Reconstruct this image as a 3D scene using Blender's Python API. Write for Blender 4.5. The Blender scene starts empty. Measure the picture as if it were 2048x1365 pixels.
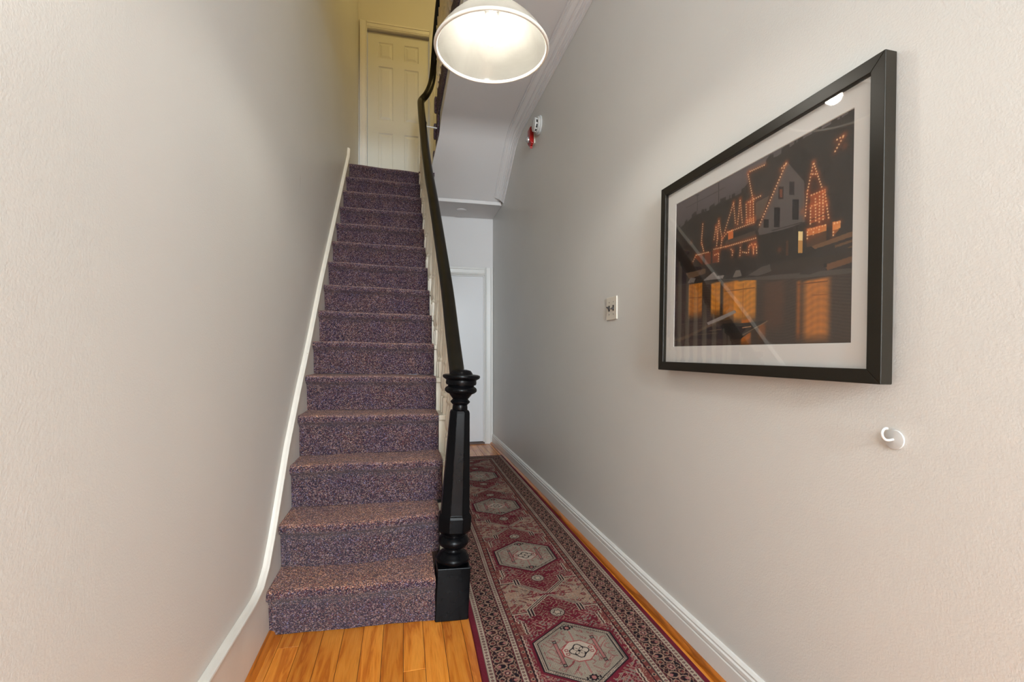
import bpy, bmesh, math, random
import numpy as np
from mathutils import Vector, Matrix

scene = bpy.context.scene
COL = scene.collection
random.seed(7)
RNG = np.random.default_rng(11)

# ------------------------------------------------------------------ camera
FOCAL_PX = 920.0
YAW = math.atan2(216.0, FOCAL_PX)          # turned to the right of the hall's axis
CAM_H = 1.05
cam_data = bpy.data.cameras.new('camera')
cam_data.sensor_width = 36.0
cam_data.lens = 36.0 * FOCAL_PX / 2048.0
cam_data.shift_y = 22.5 / 2048.0
cam_data.clip_start = 0.02
cam = bpy.data.objects.new('camera', cam_data)
COL.objects.link(cam)
cam.location = (0, 0, CAM_H)
cam.rotation_euler = (math.radians(90), 0, -YAW)
scene.camera = cam

# ------------------------------------------------------------------ world, exposure
world = bpy.data.worlds.new('world')
scene.world = world
world.use_nodes = True
world.node_tree.nodes['Background'].inputs[0].default_value = (0.75, 0.85, 1.0, 1)
world.node_tree.nodes['Background'].inputs[1].default_value = 0.6
vs = scene.view_settings
vs.view_transform = 'Standard'
vs.look = 'None'
vs.exposure = 0.18
vs.gamma = 1.0
vs.use_curve_mapping = False
scene.cycles.use_denoising = True
scene.cycles.use_light_tree = False
scene.cycles.max_bounces = 6
scene.cycles.diffuse_bounces = 4
scene.cycles.glossy_bounces = 3
scene.cycles.use_adaptive_sampling = True
scene.cycles.adaptive_threshold = 0.05
scene.cycles.transparent_max_bounces = 8
scene.cycles.caustics_reflective = False
scene.cycles.caustics_refractive = False
scene.cycles.sample_clamp_indirect = 4.0

# daylight that comes in through the glazed front door and the fanlight behind the camera
def area_light(name, loc, rot, sx, sy, power, colour):
    d = bpy.data.lights.new(name, 'AREA')
    d.shape = 'RECTANGLE'; d.size = sx; d.size_y = sy
    d.energy = power; d.color = colour
    o = bpy.data.objects.new(name, d); COL.objects.link(o)
    o.location = loc; o.rotation_euler = rot
    return o
DAY = (0.85, 0.945, 1.0)
area_light('front_door_daylight', (0.25, -3.38, 1.28), (math.radians(90), 0, 0), 0.60, 1.25, 140.0, DAY)
area_light('fanlight_daylight', (0.25, -3.38, 2.42), (math.radians(90), 0, 0), 0.86, 0.42, 140.0, DAY)
BULB_STRENGTH = 138.0
BULB_COLOUR = (1.0, 0.95, 0.85)
UPSTAIRS_STRENGTH = 122.0
UPSTAIRS_COLOUR = (1.0, 0.73, 0.26)

# ------------------------------------------------------------------ helpers
def lin(c):
    c = c / 255.0
    return c / 12.92 if c <= 0.04045 else ((c + 0.055) / 1.055) ** 2.4
def rgb(r, g, b):
    return (lin(r), lin(g), lin(b), 1.0)

class MB:
    """collects polygons, then links them as ONE mesh object"""
    def __init__(self):
        self.v = []; self.f = []
    def add(self, verts, faces):
        n = len(self.v)
        self.v += [tuple(p) for p in verts]
        self.f += [tuple(i + n for i in f) for f in faces]
        return self
    def box(self, x0, x1, y0, y1, z0, z1):
        v = [(x0, y0, z0), (x1, y0, z0), (x1, y1, z0), (x0, y1, z0), (x0, y0, z1), (x1, y0, z1), (x1, y1, z1), (x0, y1, z1)]
        return self.add(v, [(0, 3, 2, 1), (4, 5, 6, 7), (0, 1, 5, 4), (1, 2, 6, 5), (2, 3, 7, 6), (3, 0, 4, 7)])
    def loft(self, rings, cap=True, closed=True):
        """rings: list of equally long point loops"""
        n = len(rings[0]); v = [p for r in rings for p in r]; f = []
        for i in range(len(rings) - 1):
            for j in range(n if closed else n - 1):
                k = (j + 1) % n
                f.append((i * n + j, i * n + k, (i + 1) * n + k, (i + 1) * n + j))
        if cap:
            f.append(tuple(range(n - 1, -1, -1)))
            f.append(tuple((len(rings) - 1) * n + j for j in range(n)))
        return self.add(v, f)
    def lathe(self, prof, cx=0, cy=0, cz=0, seg=32, cap=True, phase=0.0):
        rings = [[(cx + r * math.cos(phase + 2 * math.pi * j / seg), cy + r * math.sin(phase + 2 * math.pi * j / seg), cz + z) for j in range(seg)] for r, z in prof]
        return self.loft(rings, cap)
    def prism(self, poly, axis, a0, a1):
        """extrude a polygon along an axis. axis 'x': poly is (y,z); 'y': (x,z); 'z': (x,y)"""
        mk = {'x': lambda p, a: (a, p[0], p[1]), 'y': lambda p, a: (p[0], a, p[1]), 'z': lambda p, a: (p[0], p[1], a)}[axis]
        return self.loft([[mk(p, a0) for p in poly], [mk(p, a1) for p in poly]])
    def sweep(self, prof, path, frames):
        """prof: list of (a,b); path: points; frames: list of (A,B) vectors"""
        rings = []
        for P, (A, B) in zip(path, frames):
            P = Vector(P)
            rings.append([tuple(P + A * a + B * b) for a, b in prof])
        return self.loft(rings)
    def tube(self, path, r, seg=10):
        path = [Vector(p) for p in path]; rings = []; up = None
        for i, p in enumerate(path):
            t = (path[min(i + 1, len(path) - 1)] - path[max(i - 1, 0)]).normalized()
            if up is None:
                up = Vector((0, 0, 1)) if abs(t.z) < 0.9 else Vector((1, 0, 0))
            s = t.cross(up).normalized(); up = s.cross(t).normalized()
            rr = r[i] if isinstance(r, (list, tuple)) else r
            rings.append([tuple(p + s * rr * math.cos(2 * math.pi * j / seg) + up * rr * math.sin(2 * math.pi * j / seg)) for j in range(seg)])
        return self.loft(rings)
    def mesh(self, name, mat=None, origin=(0, 0, 0), smooth=False, angle=35):
        me = bpy.data.meshes.new(name)
        ox, oy, oz = origin
        me.from_pydata([(x - ox, y - oy, z - oz) for x, y, z in self.v], [], self.f)
        bm = bmesh.new(); bm.from_mesh(me)
        bmesh.ops.recalc_face_normals(bm, faces=bm.faces)
        bm.to_mesh(me); bm.free()
        if smooth:
            me.shade_smooth()
            try:
                me.set_sharp_from_angle(angle=math.radians(angle))
            except Exception:
                pass
        if mat: me.materials.append(mat)
        me.update()
        return me
    def build(self, name, mat, parent=None, origin=None, smooth=False, bevel=0.0, angle=35, segs=2):
        """origin: world point of the object's origin; a child is placed relative to its parent"""
        if origin is None:
            origin = tuple(parent['_base']) if parent is not None else (0, 0, 0)
        me = self.mesh(name, mat, origin, smooth, angle)
        o = bpy.data.objects.new(name, me); COL.objects.link(o)
        base = Vector(parent['_base']) if parent is not None else Vector((0, 0, 0))
        o.location = Vector(origin) - base
        if parent is not None: o.parent = parent
        o['_base'] = list(origin)
        if bevel:
            b = o.modifiers.new('bevel', 'BEVEL'); b.width = bevel; b.segments = segs; b.limit_method = 'ANGLE'; b.angle_limit = math.radians(40)
        return o

def thing(name, label, cat, base=(0, 0, 0), group=None):
    o = bpy.data.objects.new(name, None); COL.objects.link(o)
    o.empty_display_size = 0.05
    o.location = base; o['_base'] = list(base); o['label'] = label; o['category'] = cat
    if group: o['group'] = group
    return o
def tag(o, label, cat, group=None):
    o['label'] = label; o['category'] = cat
    if group: o['group'] = group
    return o
def struct(o, label=None):
    o['kind'] = 'structure'
    if label: o['label'] = label
    return o
def mempty(name, base, label=None):
    o = bpy.data.objects.new(name, None); COL.objects.link(o)
    o.location = base; o['_base'] = list(base); o.empty_display_size = 0.05
    o['kind'] = 'structure'
    if label: o['label'] = label
    return o
def copy_to(o, loc, parent=None):
    c = o.copy(); COL.objects.link(c); c.location = loc; c.parent = parent
    return c

# ------------------------------------------------------------------ materials
def new_mat(name):
    m = bpy.data.materials.new(name); m.use_nodes = True
    nt = m.node_tree; b = nt.nodes['Principled BSDF']
    return m, nt, b
def N(nt, kind, **kw):
    n = nt.nodes.new(kind)
    for k, v in kw.items(): setattr(n, k, v)
    return n
def ramp(nt, stops, interp='LINEAR'):
    r = N(nt, 'ShaderNodeValToRGB'); e = r.color_ramp.elements
    r.color_ramp.interpolation = interp
    while len(e) < len(stops): e.new(0.5)
    for el, (p, c) in zip(e, stops): el.position = p; el.color = c
    return r
def pos(nt, scale=(1, 1, 1)):
    g = N(nt, 'ShaderNodeNewGeometry'); mp = N(nt, 'ShaderNodeMapping')
    mp.inputs['Scale'].default_value = scale
    nt.links.new(g.outputs['Position'], mp.inputs['Vector'])
    return mp.outputs['Vector']
def bump(nt, bsdf, height, strength, dist):
    b = N(nt, 'ShaderNodeBump'); b.inputs['Strength'].default_value = strength; b.inputs['Distance'].default_value = dist
    nt.links.new(height, b.inputs['Height']); nt.links.new(b.outputs['Normal'], bsdf.inputs['Normal'])

def paint(name, col, rough=0.5, var=0.04, bumpy=0.0, bscale=350, vscale=1.3, spec=0.5, dirt=None):
    m, nt, b = new_mat(name)
    n = N(nt, 'ShaderNodeTexNoise'); n.inputs['Scale'].default_value = vscale; n.inputs['Detail'].default_value = 4
    nt.links.new(pos(nt), n.inputs['Vector'])
    c0 = tuple(x * (1 - var) for x in col[:3]) + (1,); c1 = tuple(min(1, x * (1 + var)) for x in col[:3]) + (1,)
    r = ramp(nt, [(0.3, c0), (0.7, c1)])
    nt.links.new(n.outputs['Fac'], r.inputs['Fac'])
    out = r.outputs['Color']
    if dirt:
        d = N(nt, 'ShaderNodeTexNoise'); d.inputs['Detail'].default_value = 6
        d.inputs['Scale'].default_value = 1.0
        nt.links.new(pos(nt, dirt[1] if isinstance(dirt[1], tuple) else (dirt[1],) * 3), d.inputs['Vector'])
        dr = ramp(nt, [(dirt[2], (0, 0, 0, 1)), (dirt[2] + 0.03, (1, 1, 1, 1))])
        nt.links.new(d.outputs['Fac'], dr.inputs['Fac'])
        mx = N(nt, 'ShaderNodeMix', data_type='RGBA')
        nt.links.new(dr.outputs['Color'], mx.inputs['Factor'])
        nt.links.new(out, mx.inputs['A']); mx.inputs['B'].default_value = dirt[0]
        out = mx.outputs['Result']
    nt.links.new(out, b.inputs['Base Color'])
    b.inputs['Roughness'].default_value = rough
    b.inputs['Specular IOR Level'].default_value = spec
    if bumpy:
        n2 = N(nt, 'ShaderNodeTexNoise'); n2.inputs['Scale'].default_value = bscale; n2.inputs['Detail'].default_value = 2
        nt.links.new(pos(nt), n2.inputs['Vector'])
        bump(nt, b, n2.outputs['Fac'], bumpy, 0.002)
    return m

M = {}
M['wall'] = paint('greige_wall_paint', rgb(212, 210, 205), 0.42, 0.03, 0.22, 260, dirt=(rgb(188, 184, 177), (13, 13, 2.2), 0.735))
M['ceiling'] = paint('ceiling_paint', rgb(220, 217, 216), 0.6, 0.02, 0.1, 60)
M['white'] = paint('white_trim_paint', rgb(222, 220, 216), 0.35, 0.02)
M['old_white'] = paint('worn_white_trim_paint', rgb(218, 214, 206), 0.4, 0.04, 0.25, 45, vscale=9, dirt=(rgb(150, 140, 124), 28, 0.72))
M['baluster'] = paint('cream_baluster_paint', rgb(226, 218, 200), 0.35, 0.03, vscale=6)
M['door'] = paint('white_door_paint', rgb(224, 223, 224), 0.38, 0.015)
M['updoor'] = paint('upper_door_paint', rgb(214, 214, 208), 0.45, 0.02)
M['black'] = paint('black_gloss_paint', rgb(9, 9, 11), 0.26, 0.15, vscale=12, spec=0.10, dirt=(rgb(96, 62, 40), 42, 0.765))
M['rail'] = paint('dark_varnished_rail', rgb(20, 17, 11), 0.30, 0.25, vscale=14, spec=0.16, dirt=(rgb(120, 106, 80), 60, 0.775))
M['frame'] = paint('black_frame_lacquer', rgb(32, 28, 21), 0.36, 0.05, spec=0.28)
M['plastic'] = paint('white_plastic', rgb(232, 232, 230), 0.3, 0.01)
M['plate'] = paint('almond_switch_plate', rgb(214, 206, 192), 0.3, 0.01)
M['rim'] = paint('milk_glass_rim', rgb(226, 222, 212), 0.2, 0.02)
M['hook'] = paint('white_hook_plastic', rgb(192, 191, 188), 0.35, 0.01)
M['toggle'] = paint('dark_brown_toggle', rgb(30, 22, 18), 0.3, 0.05)
M['red'] = paint('red_alarm_plastic', rgb(150, 18, 14), 0.3, 0.05)
M['dark'] = paint('dark_slot', rgb(20, 18, 16), 0.6, 0.05)
M['metal'] = paint('brushed_nickel', rgb(150, 146, 140), 0.3, 0.03); M['metal'].node_tree.nodes['Principled BSDF'].inputs['Metallic'].default_value = 1.0
M['mat'] = paint('white_mat_board', rgb(236, 235, 232), 0.8, 0.01)
M['threshold'] = paint('dark_threshold_wood', rgb(84, 58, 46), 0.4, 0.15, vscale=20)

# speckled loop-pile carpet
def carpet_mat():
    m, nt, b = new_mat('speckled_carpet')
    v = N(nt, 'ShaderNodeTexVoronoi'); v.inputs['Scale'].default_value = 340
    nt.links.new(pos(nt), v.inputs['Vector'])
    sep = N(nt, 'ShaderNodeSeparateColor'); nt.links.new(v.outputs['Color'], sep.inputs['Color'])
    r = ramp(nt, [(0.0, rgb(38, 32, 48)), (0.20, rgb(60, 49, 62)), (0.40, rgb(88, 68, 72)), (0.55, rgb(98, 54, 58)), (0.66, rgb(118, 96, 90)), (0.82, rgb(166, 142, 128)), (0.95, rgb(140, 134, 156))], 'CONSTANT')
    nt.links.new(sep.outputs['Red'], r.inputs['Fac'])
    n = N(nt, 'ShaderNodeTexNoise'); n.inputs['Scale'].default_value = 9; n.inputs['Detail'].default_value = 5
    nt.links.new(pos(nt), n.inputs['Vector'])
    r2 = ramp(nt, [(0.35, (0.86, 0.84, 1.0, 1)), (0.65, (1.08, 1.0, 0.94, 1))])
    nt.links.new(n.outputs['Fac'], r2.inputs['Fac'])
    mx = N(nt, 'ShaderNodeMix', data_type='RGBA', blend_type='MULTIPLY'); mx.inputs['Factor'].default_value = 1.0
    nt.links.new(r.outputs['Color'], mx.inputs['A']); nt.links.new(r2.outputs['Color'], mx.inputs['B'])
    # warm lamp light painted onto upward faces, dim bluish shade onto risers
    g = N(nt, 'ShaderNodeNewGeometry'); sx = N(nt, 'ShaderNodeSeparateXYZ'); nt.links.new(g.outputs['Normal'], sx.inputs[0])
    lit_ramp = ramp(nt, [(0.50, (0.80, 0.77, 0.83, 1)), (0.98, (1.95, 1.57, 1.20, 1))]); nt.links.new(sx.outputs['Z'], lit_ramp.inputs['Fac'])
    lit_mix = N(nt, 'ShaderNodeMix', data_type='RGBA', blend_type='MULTIPLY'); lit_mix.inputs['Factor'].default_value = 1.0
    nt.links.new(mx.outputs['Result'], lit_mix.inputs['A']); nt.links.new(lit_ramp.outputs['Color'], lit_mix.inputs['B'])
    nt.links.new(lit_mix.outputs['Result'], b.inputs['Base Color'])
    b.inputs['Roughness'].default_value = 1.0; b.inputs['Specular IOR Level'].default_value = 0.1
    b.inputs['Sheen Weight'].default_value = 0.15
    bump(nt, b, v.outputs['Distance'], 0.9, -0.004)
    return m
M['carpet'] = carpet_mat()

def wood_mat(name, dark, mid, light, rough=0.3, along='y'):
    m, nt, b = new_mat(name)
    oi = N(nt, 'ShaderNodeObjectInfo')
    g = N(nt, 'ShaderNodeNewGeometry')
    add = N(nt, 'ShaderNodeVectorMath', operation='MULTIPLY_ADD')
    add.inputs[1].default_value = (1, 1, 1)
    mul = N(nt, 'ShaderNodeVectorMath', operation='SCALE'); mul.inputs[0].default_value = (3.1, 17.3, 5.7)
    nt.links.new(oi.outputs['Random'], mul.inputs['Scale'])
    nt.links.new(g.outputs['Position'], add.inputs[0]); nt.links.new(mul.outputs['Vector'], add.inputs[2])
    mp = N(nt, 'ShaderNodeMapping'); mp.inputs['Scale'].default_value = (26, 2.2, 26)
    nt.links.new(add.outputs['Vector'], mp.inputs['Vector'])
    n = N(nt, 'ShaderNodeTexNoise'); n.inputs['Scale'].default_value = 1.0; n.inputs['Detail'].default_value = 5; n.inputs['Distortion'].default_value = 0.8
    nt.links.new(mp.outputs['Vector'], n.inputs['Vector'])
    w = N(nt, 'ShaderNodeMath', operation='MULTIPLY'); w.inputs[1].default_value = 5.0
    nt.links.new(n.outputs['Fac'], w.inputs[0])
    fr = N(nt, 'ShaderNodeMath', operation='PINGPONG'); fr.inputs[1].default_value = 1.0
    nt.links.new(w.outputs[0], fr.inputs[0])
    mp2 = N(nt, 'ShaderNodeMapping'); mp2.inputs['Scale'].default_value = (420, 14, 420)
    nt.links.new(add.outputs['Vector'], mp2.inputs['Vector'])
    n2 = N(nt, 'ShaderNodeTexNoise'); n2.inputs['Scale'].default_value = 1.0; n2.inputs['Detail'].default_value = 3
    nt.links.new(mp2.outputs['Vector'], n2.inputs['Vector'])
    r = ramp(nt, [(0.05, dark), (0.35, mid), (1.0, light)])
    nt.links.new(fr.outputs[0], r.inputs['Fac'])
    r2 = ramp(nt, [(0.30, (0.62, 0.58, 0.52, 1)), (0.52, (1, 1, 1, 1))])
    nt.links.new(n2.outputs['Fac'], r2.inputs['Fac'])
    mx = N(nt, 'ShaderNodeMix', data_type='RGBA', blend_type='MULTIPLY'); mx.inputs['Factor'].default_value = 0.45
    nt.links.new(r.outputs['Color'], mx.inputs['A']); nt.links.new(r2.outputs['Color'], mx.inputs['B'])
    r3 = ramp(nt, [(0.0, (0.80, 0.74, 0.66, 1)), (0.35, (0.95, 0.95, 0.95, 1)), (1.0, (1.14, 1.16, 1.2, 1))])
    nt.links.new(oi.outputs['Random'], r3.inputs['Fac'])
    mx2 = N(nt, 'ShaderNodeMix', data_type='RGBA', blend_type='MULTIPLY'); mx2.inputs['Factor'].default_value = 1.0
    nt.links.new(mx.outputs['Result'], mx2.inputs['A']); nt.links.new(r3.outputs['Color'], mx2.inputs['B'])
    nt.links.new(mx2.outputs['Result'], b.inputs['Base Color'])
    b.inputs['Roughness'].default_value = rough
    return m
M['oak'] = wood_mat('orange_oak', rgb(186, 104, 32), rgb(210, 128, 44), rgb(220, 142, 54), 0.27)
M['oak_dark'] = wood_mat('orange_oak_moulding', rgb(140, 76, 20), rgb(176, 100, 30), rgb(186, 110, 38), 0.3)
M['joint'] = paint('dark_floor_joint', rgb(58, 34, 16), 0.8, 0.1)

# colour comes from a colour attribute worked out on the mesh
def attr_mat(name, rough=0.9, bumpy=0.0, spec=0.2):
    m, nt, b = new_mat(name)
    a = N(nt, 'ShaderNodeVertexColor'); a.layer_name = 'colour'
    out = a.outputs['Color']
    n = N(nt, 'ShaderNodeTexNoise'); n.inputs['Scale'].default_value = 420; n.inputs['Detail'].default_value = 2
    nt.links.new(pos(nt), n.inputs['Vector'])
    if bumpy:
        r = ramp(nt, [(0.3, (0.72, 0.72, 0.72, 1)), (0.7, (1.25, 1.25, 1.25, 1))])
        nt.links.new(n.outputs['Fac'], r.inputs['Fac'])
        mx = N(nt, 'ShaderNodeMix', data_type='RGBA', blend_type='MULTIPLY'); mx.inputs['Factor'].default_value = 1.0
        nt.links.new(out, mx.inputs['A']); nt.links.new(r.outputs['Color'], mx.inputs['B'])
        out = mx.outputs['Result']
        bump(nt, b, n.outputs['Fac'], bumpy, 0.002)
    nt.links.new(out, b.inputs['Base Color'])
    b.inputs['Roughness'].default_value = rough; b.inputs['Specular IOR Level'].default_value = spec
    return m
M['rug'] = attr_mat('woven_rug_pile', 0.95, 0.4, 0.1)
M['print'] = attr_mat('printed_photo_paper', 0.6)

def glass_pane_mat():
    m = bpy.data.materials.new('picture_glass'); m.use_nodes = True
    nt = m.node_tree; nt.nodes.clear()
    o = N(nt, 'ShaderNodeOutputMaterial'); t = N(nt, 'ShaderNodeBsdfTransparent'); g = N(nt, 'ShaderNodeBsdfGlossy')
    g.inputs['Roughness'].default_value = 0.02
    nz = N(nt, 'ShaderNodeTexNoise'); nz.inputs['Scale'].default_value = 3; nt.links.new(pos(nt), nz.inputs['Vector'])
    lw = N(nt, 'ShaderNodeLayerWeight'); lw.inputs['Blend'].default_value = 0.5
    pw = N(nt, 'ShaderNodeMath', operation='POWER'); pw.inputs[1].default_value = 5.0
    f = N(nt, 'ShaderNodeMath', operation='MULTIPLY_ADD'); f.inputs[1].default_value = 0.92; f.inputs[2].default_value = 0.075
    nt.links.new(lw.outputs['Facing'], pw.inputs[0]); nt.links.new(pw.outputs[0], f.inputs[0])
    mx = N(nt, 'ShaderNodeMixShader')
    nt.links.new(f.outputs[0], mx.inputs[0]); nt.links.new(t.outputs[0], mx.inputs[1]); nt.links.new(g.outputs[0], mx.inputs[2])
    nt.links.new(mx.outputs[0], o.inputs['Surface'])
    return m
M['glass'] = glass_pane_mat()

def shade_mat():
    m = bpy.data.materials.new('alabaster_glass'); m.use_nodes = True
    nt = m.node_tree; nt.nodes.clear()
    o = N(nt, 'ShaderNodeOutputMaterial'); d = N(nt, 'ShaderNodeBsdfDiffuse'); t = N(nt, 'ShaderNodeBsdfTranslucent'); g = N(nt, 'ShaderNodeBsdfGlossy')
    n = N(nt, 'ShaderNodeTexNoise'); n.inputs['Scale'].default_value = 6; n.inputs['Detail'].default_value = 5; n.inputs['Distortion'].default_value = 2.5
    nt.links.new(pos(nt), n.inputs['Vector'])
    r = ramp(nt, [(0.3, (0.090, 0.087, 0.079, 1)), (0.62, (0.130, 0.127, 0.117, 1))])
    nt.links.new(n.outputs['Fac'], r.inputs['Fac'])
    nt.links.new(r.outputs['Color'], d.inputs['Color'])
    t.inputs['Color'].default_value = (0.30, 0.29, 0.27, 1)
    g.inputs['Roughness'].default_value = 0.12
    tr = N(nt, 'ShaderNodeBsdfTransparent'); tr.inputs['Color'].default_value = (1, 0.98, 0.95, 1)
    m0 = N(nt, 'ShaderNodeAddShader'); nt.links.new(d.outputs[0], m0.inputs[0]); nt.links.new(t.outputs[0], m0.inputs[1])
    m1 = N(nt, 'ShaderNodeMixShader'); m1.inputs[0].default_value = 0.14
    nt.links.new(m0.outputs[0], m1.inputs[1]); nt.links.new(tr.outputs[0], m1.inputs[2])
    m2 = N(nt, 'ShaderNodeMixShader'); m2.inputs[0].default_value = 0.03
    nt.links.new(m1.outputs[0], m2.inputs[1]); nt.links.new(g.outputs[0], m2.inputs[2])
    nt.links.new(m2.outputs[0], o.inputs['Surface'])
    return m
M['shade'] = shade_mat()
def emit_mat(name, col, strength):
    m, nt, b = new_mat(name)
    n = N(nt, 'ShaderNodeTexNoise'); n.inputs['Scale'].default_value = 2
    r = ramp(nt, [(0, col + (1,)), (1, col + (1,))]); nt.links.new(n.outputs['Fac'], r.inputs['Fac'])
    nt.links.new(r.outputs['Color'], b.inputs['Emission Color'])
    b.inputs['Emission Strength'].default_value = strength
    b.inputs['Base Color'].default_value = (1, 1, 1, 1)
    return m
M['bulb'] = emit_mat('glowing_bulb', BULB_COLOUR, BULB_STRENGTH)
M['upbulb'] = emit_mat('glowing_upstairs_globe', UPSTAIRS_COLOUR, UPSTAIRS_STRENGTH)
M['clear'] = paint('clear_lens', rgb(190, 190, 190), 0.1, 0.02); M['clear'].node_tree.nodes['Principled BSDF'].inputs['Metallic'].default_value = 0.6

# ------------------------------------------------------------------ the setting
XL, XR = -0.498, 0.998            # wall faces
YF, YB, YU = -3.40, 5.22, 5.40    # front wall, back wall of the hall, wall behind the upper landing
ZC, ZS, ZF2, ZTOP = 3.05, 2.585, 3.36, 5.75
X_WELL0, X_WELL1 = 0.337, 0.304   # edge of the stair well, front and back
Y_WELL0, Y_WELL1 = 2.15, 4.30

struct(MB().box(XL - 0.1, XL, YF - 0.1, YU + 0.1, 0, ZTOP).build('wall_left', M['wall']))
struct(MB().box(XR, XR + 0.1, YF - 0.1, YU + 0.1, 0, ZTOP).build('wall_right', M['wall']))

# back wall of the hall with its door opening (door 0.02 .. 1.93 high)
DX0, DX1, DZ1 = 0.30, 0.905, 1.935
w = MB(); w.box(DX1, XR, YB, YU - 0.005, 0, ZS + 0.1); w.box(DX0, DX1, YB, YU - 0.005, DZ1, ZS + 0.1); w.box(0.166, DX0, YB, YU - 0.005, 0, ZS + 0.1)
struct(w.build('wall_back', M['ceiling']))
# wall behind the upper landing with its door opening
UX0, UX1, UZ0, UZ1 = -0.405, 0.285, 2.77, 4.69
w = MB(); w.box(XL, UX0, YU, YU + 0.1, 2.6, ZTOP); w.box(UX1, XR, YU, YU + 0.1, 2.6, ZTOP); w.box(UX0, UX1, YU, YU + 0.1, UZ1, ZTOP)
struct(w.build('wall_landing', M['wall']))
# front wall behind the camera with the glazed door and its fanlight
w = MB(); w.box(XL, -0.20, YF - 0.1, YF, 0, ZTOP); w.box(0.70, XR, YF - 0.1, YF, 0, ZTOP); w.box(-0.20, 0.70, YF - 0.1, YF, 2.66, ZTOP); w.box(-0.20, 0.70, YF - 0.1, YF, 2.06, 2.18)
struct(w.build('wall_front', M['wall']))
d3 = struct(MB().box(-0.20, 0.70, YF - 0.08, YF - 0.03, 0.0, 0.64).build('door_3', M['door']))
MB().box(-0.20, -0.06, YF - 0.08, YF - 0.03, 0.64, 2.06).build('stile', M['door'], d3)
MB().box(0.56, 0.70, YF - 0.08, YF - 0.03, 0.64, 2.06).build('stile', M['door'], d3)
MB().box(-0.06, 0.56, YF - 0.08, YF - 0.03, 1.92, 2.06).build('top_rail', M['door'], d3)

# ceiling of the hall: level, then a rounded bend, a slope under the upper steps and a low soffit at the back
def bend(p0, p1, p2, n=6):
    p0, p1, p2 = Vector(p0), Vector(p1), Vector(p2)
    return [tuple(p0 * (1 - t) ** 2 + p1 * 2 * t * (1 - t) + p2 * t * t) for t in [i / n for i in range(n + 1)]]
CEIL = [(Y_WELL0, ZC)] + bend((3.86, ZC), (4.02, ZC), (4.14, 2.985)) + [(4.70, 2.632), (4.72, 2.622), (4.722, ZS), (5.215, ZS)]
def xedge(y):
    t = min(1, max(0, (y - 2.6) / (4.2 - 2.6)))
    return X_WELL0 + (X_WELL1 - X_WELL0) * t
m = MB(); rings = []
for y, z in CEIL:
    xe = xedge(y) if y < 4.70 else 0.205
    zt = ZF2 - 0.03 if y < 4.06 else z + 0.022
    rings.append([(xe, y, z), (XR - 0.002, y, z), (XR - 0.002, y, zt), (xe, y, zt)])
m.loft(rings)
m.box(XL + 0.002, XR - 0.002, YF + 0.002, Y_WELL0, ZC, ZF2 - 0.03)
struct(m.build('ceiling', M['ceiling'], smooth=True, angle=25))
struct(MB().box(XL - 0.1, XR + 0.1, YF - 0.1, YU + 0.1, ZTOP, ZTOP + 0.1).build('ceiling_upper', M['ceiling']))
# carpeted floor upstairs, its edge turned down over the side of the well
m = MB(); rings = []
for k in range(41):
    y = Y_WELL0 - 0.02 + (4.12 - Y_WELL0 + 0.02) * k / 40
    xe = xedge(y); wv = 0.003 * math.sin(k * 1.9) + 0.002 * math.sin(k * 4.3)
    rings.append([(xe - 0.016 + wv, y, 3.155 + 0.006 * math.sin(k * 2.7)), (xe - 0.004, y, 3.155), (xe - 0.002, y, ZF2 - 0.029), (XR - 0.003, y, ZF2 - 0.029), (XR - 0.003, y, ZF2), (xe - 0.006, y, ZF2 + 0.004), (xe - 0.018 + wv, y, ZF2 - 0.008), (xe - 0.02 + wv, y, ZF2 - 0.05)])
m.loft(rings)
m.box(XL + 0.004, XR - 0.003, YF + 0.004, Y_WELL0 - 0.02, ZF2 - 0.029, ZF2)
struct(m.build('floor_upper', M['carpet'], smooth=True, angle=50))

# crown moulding along the right wall, following the bend of the ceiling
CP = [(0, 0), (0.092, 0), (0.092, 0.010), (0.082, 0.010), (0.082, 0.020), (0.070, 0.021), (0.062, 0.028), (0.050, 0.034), (0.046, 0.034), (0.046, 0.044), (0.036, 0.045), (0.030, 0.053), (0.030, 0.060), (0.022, 0.060), (0.020, 0.074), (0.014, 0.074), (0.012, 0.088), (0, 0.088)]
m = MB(); rings = []
cpts = [(YF + 0.01, ZC)] + [p for p in CEIL[1:8]] + [(4.66, 2.657)]
for i, (y, z) in enumerate(cpts):
    a = cpts[max(i - 1, 0)]; b = cpts[min(i + 1, len(cpts) - 1)]
    t = Vector((b[0] - a[0], b[1] - a[1])).normalized(); nrm = Vector((t.y, -t.x))
    rings.append([(XR - 0.001 - pa, y + nrm.x * pb, z - 0.002 + nrm.y * pb) for pa, pb in CP])
m.loft(rings)
struct(m.build('trim_1', M['ceiling'], smooth=True, angle=30), 'white crown moulding along the right wall')
# thin lip along the foot of the slope
struct(MB().box(0.30, XR - 0.012, 4.700, 4.7205, ZS - 0.003, ZS + 0.030).build('trim_2', M['ceiling'], bevel=0.004), 'white lip at the foot of the sloping ceiling')

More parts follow.
